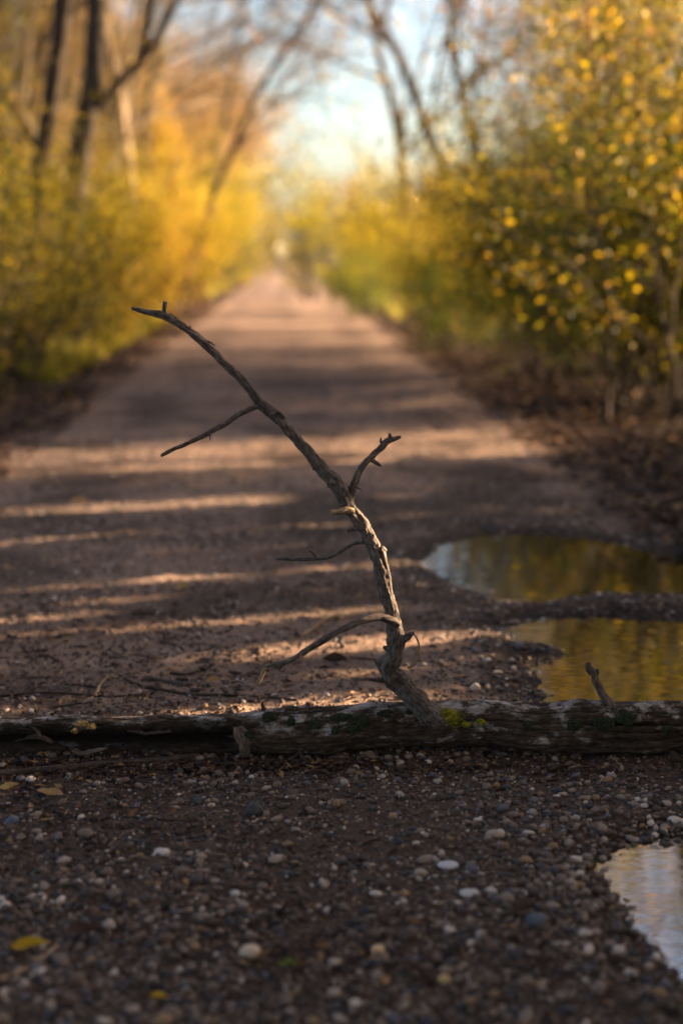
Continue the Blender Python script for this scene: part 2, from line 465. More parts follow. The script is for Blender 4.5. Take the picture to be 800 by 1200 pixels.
def gravel(rng):
    vs_, fs_, sm_, off = [], [], [], 0
    def batch(n, y0, y1, hw, smin, smax, power, sub, dens, emb=0.25):
        nonlocal off
        y = y0 * (y1 / y0) ** rng.random(n) if y1 / y0 > 2.2 else rng.uniform(y0, y1, n)
        x = rng.uniform(-1, 1, n) * np.minimum(hw(y), 1.75) + path_c(y) * 0
        if dens is not None:
            keep = rng.random(n) < dens(x, y); x, y = x[keep], y[keep]
        n = len(x)
        if not n: return
        s_ = smin + (smax - smin) * rng.random(n) ** power
        z, f = height(x, y)
        keep = (z + s_ * .5 > WATER_Z - .002)
        x, y, z, s_ = x[keep], y[keep], z[keep], s_[keep]
        P, F = scatter_stones(np.stack([x, y, z + s_ * emb], 1), s_, rng, sub)
        vs_.append(P); fs_.append(F + off); sm_.append(np.full(len(F), sub > 1)); off += len(P)
    patch = lambda x, y: 0.30 + 0.70 * smooth(-.25, .35, fbm(x * 2.6, y * 3.2, 0, 3, 91) + 0.25 * (np.abs(x) < .45))
    patch2 = lambda x, y: smooth(-.1, .5, fbm(x * 3.0, y * 4.0, 0, 3, 92)) * .85 + .15
    rim = lambda x, y: smooth(0.16, 0.03, np.abs(pud_field(x, y) - 0.05))
    batch(46000, 1.15, 2.55, lambda y: 0.42 + .27 * y, 0.0012, 0.0042, 1.5, 1, None)
    batch(10000, 1.15, 2.60, lambda y: 0.42 + .27 * y, 0.0028, 0.0090, 2.3, 2, patch)
    batch(13000, 1.15, 2.60, lambda y: 0.42 + .27 * y, 0.0025, 0.0075, 2.0, 1, patch)
    batch(12000, 2.5, 5.0, lambda y: 0.45 + .27 * y, 0.0025, 0.0085, 2.2, 1, patch2)
    batch(700, 1.15, 2.6, lambda y: 0.42 + .27 * y, 0.008, 0.0135, 2.2, 2, patch)
    batch(34000, 2.5, 5.5, lambda y: 0.45 + .27 * y, 0.0014, 0.0048, 1.8, 1, None)
    batch(8000, 2.5, 5.0, lambda y: 0.45 + .27 * y, 0.003, 0.0085, 2.6, 2, patch2)
    batch(14000, 2.6, 5.2, lambda y: 0.45 + .27 * y, 0.003, 0.010, 2.0, 2, rim)
    batch(6000, 1.3, 2.4, lambda y: 0.42 + .27 * y, 0.003, 0.010, 2.0, 2, rim)
    batch(9000, 4.5, 14, lambda y: 0.6 + .27 * y, 0.003, 0.011, 3.0, 1, None)
    me = mesh_np('gravel', np.concatenate(vs_), np.concatenate(fs_), 3)
    me.polygons.foreach_set('use_smooth', np.concatenate(sm_)); me.update()
    link('gravel', me, M_pebble, kind='stuff')
gravel(np.random.default_rng(5))

def stone(px, py, w, col, label, hr=.6, seed=0, group='larger stones on the path'):
    p = G(px, py); V, F = ICO[2]
    import bmesh
    bm = bmesh.new(); bmesh.ops.create_icosphere(bm, subdivisions=4, radius=1.0)
    V = np.array([v.co[:] for v in bm.verts]); F = np.array([[w_.index for w_ in f.verts] for f in bm.faces]); bm.free()
    r = w / 2 * (p[1] / cos(PITCH)) / FPX
    d = 1 + .2 * fbm(V[:, 0] * 1.2 + seed * 5, V[:, 1] * 1.2, V[:, 2] * 1.2, 3, seed) + .02 * fbm(V[:, 0] * 9, V[:, 1] * 9, V[:, 2] * 9, 3, seed)
    V = V * d[:, None] * np.array([r, r * .8, r * hr])
    me = mesh_np('stone', V, F, 3)
    z = height(np.array([p[0]]), np.array([p[1]]))[0][0]
    m = mat_island('stone_' + str(seed), [(0, col), (1, col)], .65, .4, 300, 'LINEAR')
    o = link('stone', me, m); o.location = (p[0], p[1], z + r * hr * .45)
    tag(o, label, 'stone', group)

for i, s_ in enumerate([
    (298, 955, 22, (.03, .028, .03), 'black angular stone standing alone between log and bottom edge'),
    (16, 972, 17, (.075, .08, .11), 'smooth blue-grey stone at the left edge below the log'),
    (293, 1122, 26, (.42, .32, .24), 'pale tan stone, biggest in the gravel below centre'),
    (190, 1003, 20, (.38, .33, .31), 'pinkish grey flat stone below the left half of the log'),
    (526, 1015, 26, (.40, .38, .40), 'long flat pale grey stone below the moss patch'),
    (549, 1053, 26, (.36, .33, .33), 'broad light grey stone left of the near puddle'),
    (443, 1118, 17, (.55, .34, .20), 'small orange-tan stone low in the gravel'),
    (493, 1026, 16, (.26, .19, .14), 'round brown stone just left of long flat pale stone'),
    (627, 1088, 30, (.05, .055, .075), 'dark slate coloured stone left of the near puddle'),
    (722, 1120, 22, (.32, .27, .25), 'rounded grey-brown stone beside the near puddle edge'),
    (583, 790, 12, (.55, .36, .22), 'orange-tan stone at the margin of the middle puddle'),
    (281, 797, 9, (.75, .72, .66), 'tiny white stone lit by the sun behind the log'),
    (557, 811, 12, (.50, .40, .30), 'pale round stone just above the log near middle puddle'),
    (520, 1155, 18, (.36, .24, .10), 'ochre stone near the bottom edge of the path'),
    ]):
    stone(*s_[:4], s_[4], hr=[.9, .7, .7, .5, .35, .4][i % 6], seed=i + 1)

# ------------------------------------------------------------------ the log with its branch
Y0 = 2.50
def hero_tube(pts, n, sides, amp=0.1, seed=0, cap=True, freq=(3.0, 75), knots=None):
    """pts rows: x,y,z,r -> bark relief tube"""
    Q, t = catmull(pts, n)
    P = Q[:, :3]; R = np.maximum(Q[:, 3] * (1 + .13 * fbm(t * 70, 0 * t, seed, 3, seed + 3)), 1e-4)
    T, N, B = frames(P)
    a = np.linspace(0, 2 * pi, sides, endpoint=False)
    A, S = np.meshgrid(a, t)
    rr = R[:, None]
    ridge = fbm(np.cos(A) * freq[0], np.sin(A) * freq[0], S * freq[1], 4, seed)
    fine = fbm(np.cos(A) * freq[0] * 3, np.sin(A) * freq[0] * 3, S * freq[1] * 2, 3, seed + 9)
    lump = fbm(np.cos(A) * .8, np.sin(A) * .8, S * freq[1] * .5, 2, seed + 5)
    rad = rr * (1 + amp * (ridge * 1.3 - .55 * np.abs(fine)) + amp * 1.2 * lump)
    V = P[:, None, :] + rad[..., None] * (np.cos(A)[..., None] * N[:, None, :] + np.sin(A)[..., None] * B[:, None, :])
    bark = np.stack([np.cos(A) * rr, np.sin(A) * rr, S], -1)
    Vf = V.reshape(-1, 3); bf = bark.reshape(-1, 3)
    i = np.arange(n - 1)[:, None] * sides; j = np.arange(sides)[None]; jn = (j + 1) % sides
    F = np.stack([(i + j).ravel(), (i + jn).ravel(), (i + sides + jn).ravel(), (i + sides + j).ravel()], 1)
    if cap:
        rng = np.random.default_rng(seed)
        for e, k in ((0, -1), (n - 1, 1)):
            c = len(Vf); inner = e * sides + np.arange(sides)
            ring = P[e] + (Vf[inner] - P[e]) * .55 + T[e] * k * R[e] * rng.uniform(-.3, .5, (sides, 1))
            Vf = np.vstack([Vf, ring]); bf = np.vstack([bf, bf[inner]])
            jj = np.arange(sides); jn_ = (jj + 1) % sides
            q = np.stack([inner, inner[jn_], c + jn_, c + jj], 1)
            if k < 0: q = q[:, ::-1]
            F = np.vstack([F, q])
            cc = len(Vf); Vf = np.vstack([Vf, P[e] + T[e] * k * R[e] * .1]); bf = np.vstack([bf, bf[inner[0]]])
            q = np.stack([c + jj, c + jn_, np.full(sides, cc), np.full(sides, cc)], 1)
            # keep quads only: split the fan as degenerate-free pairs
            q2 = np.stack([c + jj[::2], c + jn_[::2], c + (jn_[::2] + 1) % sides, np.full(len(jj[::2]), cc)], 1)
            if k < 0: q2 = q2[:, ::-1]
            F = np.vstack([F, q2])
    me = mesh_np('tube', Vf, F, 4)
    add_attr(me, 'bark', bf, 'FLOAT_VECTOR')
    return me

PXM = 1 / FPX
def tr(rows, dy=0.0, dy_end=None):
    """rows (px, py, width_px[, dy]) in the plane of the branch -> x,y,z,r"""
    out = []
    n = len(rows)
    for i, r in enumerate(rows):
        d = dy if dy_end is None else dy + (dy_end - dy) * i / (n - 1)
        if len(r) > 3: d = r[3]
        p = W(r[0], r[1], Y0 + d)
        depth = p[1] * cos(PITCH) + (H - p[2]) * sin(PITCH)
        out.append([*p, r[2] / 2 * depth * PXM])
    return np.array(out)

LOGR = 0.0425
log = thing('fallen_log', 'weathered grey fallen log lying across the gravel path, rotted open at its left', 'log', (0, Y0, 0))
def log_mesh():
    n, sides = 1500, 200
    x = np.linspace(-1.55, 1.45, n); a = np.linspace(0, 2 * pi, sides, endpoint=False)
    S, A = np.meshgrid(x, a, indexing='ij')
    # centre line and radius along the log
    px = 400 + x * FPX / 2.6
    cz = 0.036 + 0.003 * np.sin(x * 3.1 + .6) + 0.008 * smooth(-.5, .5, x) + .006 * smooth(-.1, .05, x) * smooth(.42, .25, x)
    cy = 0.012 * np.sin(x * 2.3) + 0.004 * np.sin(x * 9)
    R = LOGR * (1 + 0.05 * np.sin(x * 5 + 1) + .13 * smooth(.2, .6, x)) - 0.006 * smooth(-.9, -1.5, x) - .004 * smooth(-.05, .05, x) * smooth(.45, .3, x)
    R = R - .006 * smooth(.0, -.5, x)
    # angle: 0 = towards +Y (away), pi/2 = up, pi = towards camera, 3pi/2 = down
    cA, sA = np.cos(A), np.sin(A)
    ridge = fbm(cA * 2.6, sA * 2.6, S * 9, 5, 1)
    fine = fbm(cA * 9, sA * 9, S * 42, 4, 2)
    chip = fbm(cA * 6, sA * 6, S * 16, 3, 3)
    # long cracks running along the wood
    w = A + 0.10 * fbm(S * 5, 0 * S, 0, 3, 21) + .05 * fbm(S * 22, 0 * S, 0, 2, 25)
    crack = 0
    for a0, wd, dp, s0, s1 in ((2.72, .055, .30, -.05, 1.3), (3.35, .05, .26, -.12, .62), (2.25, .03, .16, .15, 1.2), (3.75, .05, .24, .05, 1.4), (1.9, .03, .14, -.7, .2), (2.45, .03, .14, -.3, .12), (3.05, .028, .16, .3, 1.4), (4.1, .05, .2, -1.5, 1.4), (1.45, .03, .12, -.2, 1.2), (.9, .05, .2, -1.5, 1.4), (.2, .05, .2, -1.5, 1.4)):
        crack = crack + dp * np.exp(-((w - a0) / wd) ** 2) * smooth(s0 - .06, s0 + .03, S) * smooth(s1 + .06, s1 - .03, S) * (0.6 + .6 * vnoise(S * 14, 0 * S + a0, 0, 5))
    # transverse checks
    tc = np.abs(vnoise(S * 26 + .6 * vnoise(cA * 3, sA * 3, S * 8, 8), cA * 1.4, sA * 1.4, 12))
    check = .07 * smooth(.10, .0, tc)
    k = 1 + .085 * ridge + .045 * fine - .05 * smooth(.2, .5, chip) - crack - check
    for b0, a0, hh, ww_ in ((-.50, 1.5, .22, .045), (-.33, 1.7, .10, .03), (-.10, 1.3, .12, .05), (.07, 1.6, .14, .05), (.26, 1.5, .10, .06), (.44, 1.5, .16, .04), (.53, 1.9, .12, .05), (-.44, 2.0, .12, .03), (.17, 3.4, .16, .05), (.36, 3.9, .14, .05), (-.02, 3.9, .16, .06)):
        k = k + hh * np.exp(-((S - b0) / ww_) ** 2 - ((A - a0) / .6) ** 2)
    k = k + .10 * fbm(cA * 1.2, sA * 1.2, S * 6, 3, 71)
    # a swelling at the lower right where a second lobe runs along the underside
    k = k + .16 * np.exp(-((A - 3.7) / .45) ** 2) * smooth(.05, .5, S)
    # rotted hollow on the left: front of the log has fallen away
    edge = -0.19 + .03 * fbm(A * 3, S * 0, 0, 3, 44)
    hol = smooth(edge + .035, edge - .03, S)
    face = smooth(2.15, 2.28, A + .30 * fbm(S * 10, S * 0, 0, 5, 45)) * smooth(4.6, 4.35, A + .2 * fbm(S * 12, S * 0, 0, 4, 49))
    inner = .16 + .22 * fbm(cA * 3, sA * 3, S * 14, 4, 46) + .22 * fbm(cA * 8, sA * 8, S * 12, 4, 47)
    inner = np.maximum(inner, .05)
    k = k * (1 - hol * face) + inner * hol * face
    # ragged right break near the frame edge: bark sleeve ends
    brk = smooth(.585, .60, S + .02 * fbm(A * 4, S * 0, 0, 3, 48)) * smooth(.66, .63, S)
    k = k - .22 * brk * smooth(2.3, 2.8, A) * smooth(4.6, 4.0, A)
    rad = R[:, None] * k
    # end taper
    e = np.minimum(1, np.minimum(smooth(-1.55, -1.50, S), smooth(1.45, 1.41, S)) + .02)
    rad = rad * (0.25 + .75 * e)
    V = np.stack([S, cy[:, None] + rad * cA, cz[:, None] + rad * sA], -1)
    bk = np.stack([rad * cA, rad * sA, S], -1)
    i = np.arange(n - 1)[:, None] * sides; j = np.arange(sides)[None]; jn = (j + 1) % sides
    F = np.stack([(i + j).ravel(), (i + sides + j).ravel(), (i + sides + jn).ravel(), (i + jn).ravel()], 1)
    Vf = V.reshape(-1, 3); bf = bk.reshape(-1, 3)
    jj = np.arange(0, sides, 2)
    for r0, fl in ((0, False), ((n - 1) * sides, True)):
        c = len(Vf); Vf = np.vstack([Vf, Vf[r0:r0 + sides].mean(0)]); bf = np.vstack([bf, bf[r0]])
        q = np.stack([r0 + jj, r0 + (jj + 1) % sides, r0 + (jj + 2) % sides, np.full(len(jj), c)], 1)
        F = np.vstack([F, q[:, ::-1] if fl else q])
    me = mesh_np('wood', Vf, F, 4)
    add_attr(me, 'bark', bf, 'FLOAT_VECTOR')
    rot_shade = np.zeros(len(Vf)); rot_shade[:n * sides] = (hol * face).ravel(); add_attr(me, 'rot_shade', rot_shade)
    zt = lambda xx: np.interp(xx, x, cz), lambda xx: np.interp(xx, x, cy), lambda xx: np.interp(xx, x, R)
    return me, zt
lm, (LCZ, LCY, LR) = log_mesh()
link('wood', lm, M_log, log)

def loc_me(me, off):
    n = len(me.vertices); a = np.empty(n * 3, np.float32); me.vertices.foreach_get('co', a)
    a = a.reshape(-1, 3) - np.array(off, np.float32); me.vertices.foreach_set('co', a.ravel()); me.update(); return me
LO = (0, Y0, 0)
def lpart(name, me, mat, parent, label=None):
    o = link(name, loc_me(me, LO), mat, parent)
    if label: o['label'] = label
    return o

stem = [(524, 852, 30, .0), (508, 840, 30, -.012), (496, 829, 27, -.014), (484, 816, 25, -.01), (470, 803, 25), (459, 791, 26), (456, 780, 23), (462, 767, 20), (464, 752, 21), (462.5, 738, 19), (460, 724, 17), (455.6, 706, 16), (451, 688, 16),
        (446, 669, 17), (440.5, 650, 16.5), (434, 634, 16), (427, 620, 16), (418, 607, 16), (410, 596, 16), (404.6, 585, 17), (398.5, 573, 19), (391, 562, 20), (381, 555, 16), (373, 545, 14), (365, 534, 13), (349, 517, 12), (337, 503, 12.5),
        (325, 489, 13), (315, 481, 13), (305, 473, 11.5), (295, 459, 10), (284, 446, 10), (272, 434, 10), (261, 424, 9.5), (250, 412, 9.5), (240, 403, 10.5), (231, 395, 10), (220, 387, 9), (209, 379, 9), (199, 373, 9.5), (190, 369, 8.5), (180, 367, 7.5), (171, 365.5, 7), (162, 363, 5.5), (155, 361, 3.5)]
pts = tr(stem); n_ = len(pts)
lean = np.linspace(0, 1, n_); pts[:, 1] += 0  # the stem stays upright in one plane
branch = lpart('branch', hero_tube(pts, 900, 48, .24, 3), M_branch, log, 'bare dead branch rising from the log and bending left')
def sub(rows, name='twig', mat=M_branch, n=90, sides=20, amp=.26, seed=0, d0=0.0, d1=None, label=None, parent=None):
    return lpart(name, hero_tube(tr(rows, d0, d1), n, sides, amp, seed), mat, parent or branch, label)
sub([(306, 474, 8), (297, 478, 6.5), (280, 485.6, 6), (268, 494, 6.5), (254, 502, 6), (243, 508, 5.5), (231, 514, 6), (218, 520, 5.5), (205, 525.5, 5), (189, 534, 4)], seed=11, d1=-.06, label='long straight side twig on the upper left')
sub([(247, 505, 3), (246, 511, 2), (246.5, 516, 1.2)], n=20, sides=8, seed=12, d0=-.03)
sub([(193, 369, 6), (193, 362, 5), (194, 354, 5.5)], 'stub', n=30, seed=13)
sub([(218, 387, 4), (221, 384, 2.5), (224, 382.5, 1.4)], 'stub', n=16, sides=8, seed=14)
sub([(318, 487, 6, -.006), (325, 483, 5, -.008), (333, 490, 3.5, -.007)], 'bark_flake', n=30, sides=10, amp=.4, seed=15)
sub([(358, 519, 2.5), (365, 526, 3), (371, 534, 1.2)], 'bark_flake', n=20, sides=8, amp=.4, seed=16)
sub([(240, 400, 4), (246, 401, 3), (252, 405, 1.4)], 'bark_flake', n=20, sides=8, amp=.4, seed=116)
sub([(409, 590, 13), (411, 580, 10), (415, 566, 9), (419, 556, 8.5), (424, 547, 8), (429, 541, 8), (436, 535, 7), (442, 529, 7), (448, 523, 8), (453, 517, 8.5), (460, 515, 6.5), (469, 512, 4)], n=120, seed=17, d1=.05, amp=.2, label='forked side twig on the right of the branch')
sub([(455, 518, 7), (457, 512, 5), (456, 508, 3)], 'stub', n=20, seed=18, d0=.045)
sub([(434, 538, 6), (440, 542, 5), (446, 546, 3)], 'stub', n=24, seed=19, d0=.025)
sub([(416, 570, 3), (420, 572, 2), (424, 575, 1)], 'stub', n=16, sides=8, seed=20, d0=.01)
sub([(448, 521, 4), (446, 517, 3), (446, 513, 2)], 'stub', n=16, sides=8, seed=21, d0=.04)
sub([(414, 600, 8, -.008), (405, 598, 8, -.012), (396, 600, 7.5, -.016), (388, 600.5, 6.5, -.02)], 'stub', M_palewood, n=50, seed=22, amp=.25, label='broken stub showing pale wood')
sub([(419, 619, 5), (412, 621, 4), (407, 622, 3)], 'stub', n=20, seed=23)
sub([(427, 634, 7), (418, 636, 5), (405.6, 642, 4.5), (396, 648, 4.5), (387, 652, 4.5), (379, 654, 5), (371, 654.5, 4), (352, 655.5, 4), (338, 655, 3.8), (324, 655, 3.2)], seed=24, d0=-.004, d1=.09, amp=.22, label='thin curved side twig pointing left')
sub([(374, 654, 3.5), (369, 651, 3), (366, 647.5, 2.5), (362, 645.5, 2)], n=24, sides=10, seed=25, d0=.055)
sub([(466, 731, 11, -.006), (456, 726, 10, -.014), (446, 723.5, 9, -.02), (431, 725.6, 8.5, -.035), (420, 729, 8, -.045), (409, 734, 7.5, -.05), (396, 740, 7, -.055), (384, 747, 7.5, -.06), (371, 755, 7, -.065), (359, 762.5, 7.5, -.07), (348, 770, 6.5, -.075), (337, 775, 6, -.08), (324, 778, 5, -.085), (309, 782, 4, -.09)], n=150, seed=26, amp=.22, label='long pale curved twig reaching down to the left')
sub([(311, 782, 5, -.09), (308, 789, 5.5, -.092), (305, 796, 4.5, -.094), (302, 802, 2.5, -.096)], 'stub', M_palewood, n=30, sides=12, seed=27)
sub([(337, 774, 5, -.08), (330, 781, 4, -.08), (327, 785, 2.5, -.08)], 'stub', n=20, sides=10, seed=28)
sub([(466, 753, 13), (473, 749, 9), (479, 745, 7), (484, 741, 3)], 'stub', n=40, seed=29, d1=-.03)
sub([(484, 742, 1.8), (489, 750, 2), (491, 760, 2), (489.5, 770, 2.2), (485, 779, 2.2), (478, 783, 2.4)], 'tendril', M_palewood, n=60, sides=8, amp=.05, seed=30, d0=-.03, d1=-.01)
sub([(454, 798, 9), (443, 797.5, 5), (432, 796, 4), (424, 796, 3.5), (415, 795, 2.5)], n=50, sides=12, seed=31, d1=-.05)
sub([(456, 789, 14), (447, 783, 9), (441, 777, 4), (438, 772, 1.5)], 'stub', n=40, seed=32, amp=.3)
sub([(460, 762, 9), (453, 760, 7), (449, 758, 4)], 'stub', n=24, seed=33)
sub([(452, 645, 3, .0), (448, 643, 6, -.004), (454, 668, 5, -.003), (459, 700, 4, -.002), (463, 715, 2, .0)], 'bark_flake', n=60, sides=10, amp=.4, seed=34)

# the stub and moss on the log
sub([(720, 838, 24), (716, 829, 15), (709, 820, 10.5), (702.5, 809, 9), (698, 799, 8.5), (695, 790, 8.5), (690.5, 785, 10), (688, 778, 8)], 'stub', M_branch, n=90, sides=22, seed=41, amp=.2, parent=log, label='short leaning stub rising from the right of the log')
sub([(697, 793, 5), (700, 788, 4), (699, 784, 3)], 'stub', n=16, sides=8, seed=42, parent=log)
sub([(311, 846, 13, .01), (309, 836, 10, .005), (308, 830, 6, .005), (307, 823, 2, .005)], 'stub', M_darkstick, n=40, sides=16, seed=43, amp=.35, parent=log)

def moss(px, py, wpx, hpx, mat, seed, name='moss', n=420, tuft=.0035):
    rng = np.random.default_rng(seed)
    # find point on the log surface for this pixel
    x = (px - 400) / FPX * 2.6
    c = np.array([x, Y0 + LCY(x), LCZ(x)]); R = float(LR(x))
    best = None
    for A in np.linspace(1.0, 3.9, 200):
        q = c + R * 1.0 * np.array([0, cos(A), sin(A)])
        dep = q[1] * cos(PITCH) + (H - q[2]) * sin(PITCH)
        v = (H - q[2]) * cos(PITCH) - q[1] * sin(PITCH); yy = 600 + FPX * v / dep
        if best is None or abs(yy - py) < best[0]: best = (abs(yy - py), A)
    A0 = best[1]; s = 2.6 / FPX
    r = np.sqrt(rng.random(n)); t = rng.uniform(0, 2 * pi, n)
    wob = 1 + .35 * vnoise(np.cos(t) * 2 + seed, np.sin(t) * 2, 0, seed)
    dx = r * np.cos(t) * wpx / 2 * s * wob; da = r * np.sin(t) * hpx / 2 * s / R * wob
    AA = A0 + da; XX_ = x + dx; RR = LR(XX_) * (1.0 + .0 * AA)
    hgt = tuft * 1.2 * (1 - r ** 2) * rng.uniform(.3, 1.2, n)
    P = np.stack([XX_, Y0 + LCY(XX_) + (RR + hgt) * np.cos(AA), LCZ(XX_) + (RR + hgt) * np.sin(AA)], 1)
    V, F = scatter_stones(P, tuft * rng.uniform(.35, .8, n), rng, 1, (.7, 1.3))
    me = mesh_np(name, V, F, 3, False)
    return lpart(name, me, mat, log)
moss(523, 840, 28, 17, M_moss_y, 1, n=900, tuft=.0045)['label'] = 'bright yellow-green cushion of moss at the foot of the branch'
moss(527, 842, 40, 24, M_moss_y, 5, n=420, tuft=.0016)
moss(562, 846, 9, 6, M_moss_y, 2, n=140)
moss(545, 849, 8, 5, M_moss_y, 3, n=110)
for i, (a_, b_, c_, d_) in enumerate([(316, 840, 18, 15), (342, 846, 10, 9), (370, 849, 9, 12), (402, 841, 26, 8), (424, 844, 17, 14), (411, 855, 16, 11), (393, 856, 8, 8), (449, 836, 14, 8), (669, 850, 18, 13), (702, 848, 24, 17), (729, 842, 22, 15), (777, 855, 12, 11), (616, 851, 9, 9), (292, 862, 12, 10), (490, 832, 26, 14)]):
    moss(a_, b_, c_, d_, M_moss_d, 10 + i, n=int(50 + c_ * d_ * 1.8))
for i, (a_, b_, c_, d_) in enumerate([(99, 848, 17, 8), (110, 852, 9, 6), (91, 857, 6, 4), (53, 890, 8, 4)]):
    moss(a_, b_, c_, d_, M_sunlit_wood, 40 + i, 'sunlit_wood_lump', n=int(40 + c_ * d_ * .8))

# torn wood inside the hollow and hanging bark
def flake(rows, wid, name, mat, parent, seed, group=None, thick=.0015, world=False):
    """curled ragged strip of bark along world points"""
    Q, t = catmull(np.array(rows, float), 40)
    T, N, B = frames(Q[:, :3]); m = 9
    u = np.linspace(-1, 1, m)
    rng = np.random.default_rng(seed)
    wd = Q[:, 3] * (1 + .35 * fbm(t * 60, 0 * t, 0, 2, seed))
    top = Q[:, None, :3] + B[:, None] * (u[None, :, None] * wd[:, None, None]) + N[:, None] * ((.35 * u ** 2)[None, :, None] * wd[:, None, None] + .0018 * fbm(t[:, None] * 90 + seed, u[None] * 2, 0, 3, seed)[..., None])
    bot = top - N[:, None] * thick
    V = np.concatenate([top.reshape(-1, 3), bot.reshape(-1, 3)])
    n = 40; i = (np.arange(n - 1)[:, None] * m + np.arange(m - 1)[None]).ravel()
    F1 = np.stack([i, i + 1, i + 1 + m, i + m], 1); F2 = F1[:, ::-1] + n * m
    ed = []
    for k in range(n - 1):
        for j in (0, m - 1):
            a_, b_ = k * m + j, (k + 1) * m + j
            ed.append([a_, b_, b_ + n * m, a_ + n * m] if j == 0 else [b_, a_, a_ + n * m, b_ + n * m])
    for k in (0, n - 1):
        for j in range(m - 1):
            a_, b_ = k * m + j, k * m + j + 1
            ed.append([b_, a_, a_ + n * m, b_ + n * m] if k == 0 else [a_, b_, b_ + n * m, a_ + n * m])
    me = mesh_np(name, V, np.vstack([F1, F2, ed]), 4)
    add_attr(me, 'bark', np.concatenate([np.stack([u[None] * wd[:, None], 0 * u[None] * wd[:, None], t[:, None] + 0 * u[None]], -1).reshape(-1, 3)] * 2), 'FLOAT_VECTOR')
    return me
def Wr(px, py, dy, wpx):
    p = W(px, py, Y0 + dy); return [*p, wpx / 2 * 2.6 / FPX]
for i, rows in enumerate([
    [Wr(86, 879, -.045, 7), Wr(96, 884, -.055, 13), (*W(112, 881, Y0 - .058), .011), Wr(126, 877, -.05, 5)],
    [Wr(20, 868, -.03, 9), Wr(45, 865, -.04, 14), Wr(62, 870, -.045, 6)],
    [Wr(35, 850, -.03, 3), Wr(45, 858, -.045, 4), Wr(50, 866, -.05, 2)],
    [Wr(150, 856, -.03, 5), Wr(175, 860, -.04, 8), Wr(200, 857, -.04, 4)],
    [Wr(278, 852, -.045, 12), Wr(284, 868, -.058, 17), Wr(287, 884, -.05, 12), Wr(284, 894, -.04, 4)],
    [Wr(786, 880, -.055, 6), Wr(792, 892, -.062, 13), Wr(786, 903, -.06, 5)]]):
    lpart('loose_bark', flake(rows, 1, 'loose_bark', None, None, 60 + i), M_branch if i in (0, 4) else M_darkstick, log)

# ------------------------------------------------------------------ sticks, twigs and leaves lying about
def ground_tube(rows, r0, r1, seed, lift=0.5, n=None, side=12, hump=0.0):
    """rows of photo pixels on the ground"""
    P = np.array([G(*r[:2]) for r in rows]); k = len(P)
    z = height(P[:, 0], P[:, 1])[0]
    R = np.linspace(r0, r1, k)
    P[:, 2] = z + R * lift + (np.array([r[2] if len(r) > 2 else 0 for r in rows]))
    return hero_tube(np.column_stack([P, R]), n or 70, side, .14, seed)

def lay(name, me, mat, label, cat, group=None):
    a = np.empty(len(me.vertices) * 3, np.float32); me.vertices.foreach_get('co', a)
    c = a.reshape(-1, 3).mean(0); loc_me(me, c)
    o = link(name, me, mat); o.location = c.tolist(); return tag(o, label, cat, group)

TG = 'twigs lying on the path'
lay('stick', ground_tube([(-60, 915), (0, 912), (60, 908), (120, 902), (180, 897), (224, 893)], .0085, .0060, 71, .8, 200, 20), M_darkstick, 'thick dark stick pressed against the hollow left end of the log', 'stick', TG)
lay('stick', ground_tube([(226, 897), (250, 899), (283, 901), (296, 903), (330, 899, .002), (352, 892, .012)], .0042, .0030, 72, .8, 120, 16), M_darkstick, 'thin crooked stick under the log left of centre', 'stick', TG)
lay('twig', ground_tube([(346, 886, .02), (356, 897, .008), (366, 902, .002), (376, 900)], .0030, .0022, 73, .8, 60), M_darkstick, 'short bent twig poking out below the log near its centre', 'twig', TG)
lay('twig', ground_tube([(140, 793), (165, 806), (190, 812), (220, 816), (262, 818), (310, 818), (348, 823)], .0036, .0026, 74, .7, 140), M_darkstick, 'long dark twig lying just behind the left half of the log', 'twig', TG)
lay('twig', ground_tube([(98, 826), (112, 815), (120, 806, .008), (130, 802, .012), (138, 803, .01)], .0026, .0034, 75, .8, 60), M_palewood, 'pale forked twig catching the sun behind the left of the log', 'twig', TG)
lay('twig', ground_tube([(0, 818), (40, 816), (80, 814), (120, 818), (152, 817)], .0030, .0022, 76, .7, 80), M_darkstick, 'dark twig behind the log at the far left', 'twig', TG)
lay('twig', ground_tube([(352, 746), (366, 737), (380, 730, .004), (404, 721, .006)], .0045, .0034, 77, .8, 60), M_palewood, 'pale barkless twig lying left of the upright branch', 'twig', TG)
lay('twig', ground_tube([(170, 797), (195, 800), (222, 806)], .0050, .0028, 78, .8, 60), M_branch, 'short brown twig behind the left half of the log', 'twig', TG)
lay('twig', ground_tube([(155, 720), (180, 718), (205, 722)], .0040, .0030, 79, .8, 40), M_darkstick, 'short dark twig out on the striped sunlit ground', 'twig', TG)
lay('twig', ground_tube([(410, 770), (430, 771), (455, 775), (470, 778)], .0028, .0018, 80, .8, 40), M_darkstick, 'thin dark twig behind the foot of the branch', 'twig', TG)
lay('twig', ground_tube([(0, 1155), (25, 1143), (48, 1128), (68, 1112, .003)], .0032, .0020, 81, .9, 70), M_palewood, 'pale bent twig beside the yellow leaf in the lower corner', 'twig', TG)
lay('twig', ground_tube([(62, 954), (85, 961), (110, 965), (145, 963), (190, 966), (235, 962)], .0020, .0014, 82, .9, 90), M_darkstick, 'long thin twig on the gravel under the left log end', 'twig', TG)
lay('twig', ground_tube([(8, 1045), (25, 1056), (48, 1068), (72, 1074)], .0026, .0018, 83, .9, 50), M_branch, 'curved grey twig at the left edge of the near gravel', 'twig', TG)
lay('twig', ground_tube([(628, 917), (650, 912), (672, 905, .004), (692, 902, .006)], .0028, .002, 84, .9, 50), M_darkstick, 'short dark twig under the right half of the log', 'twig', TG)
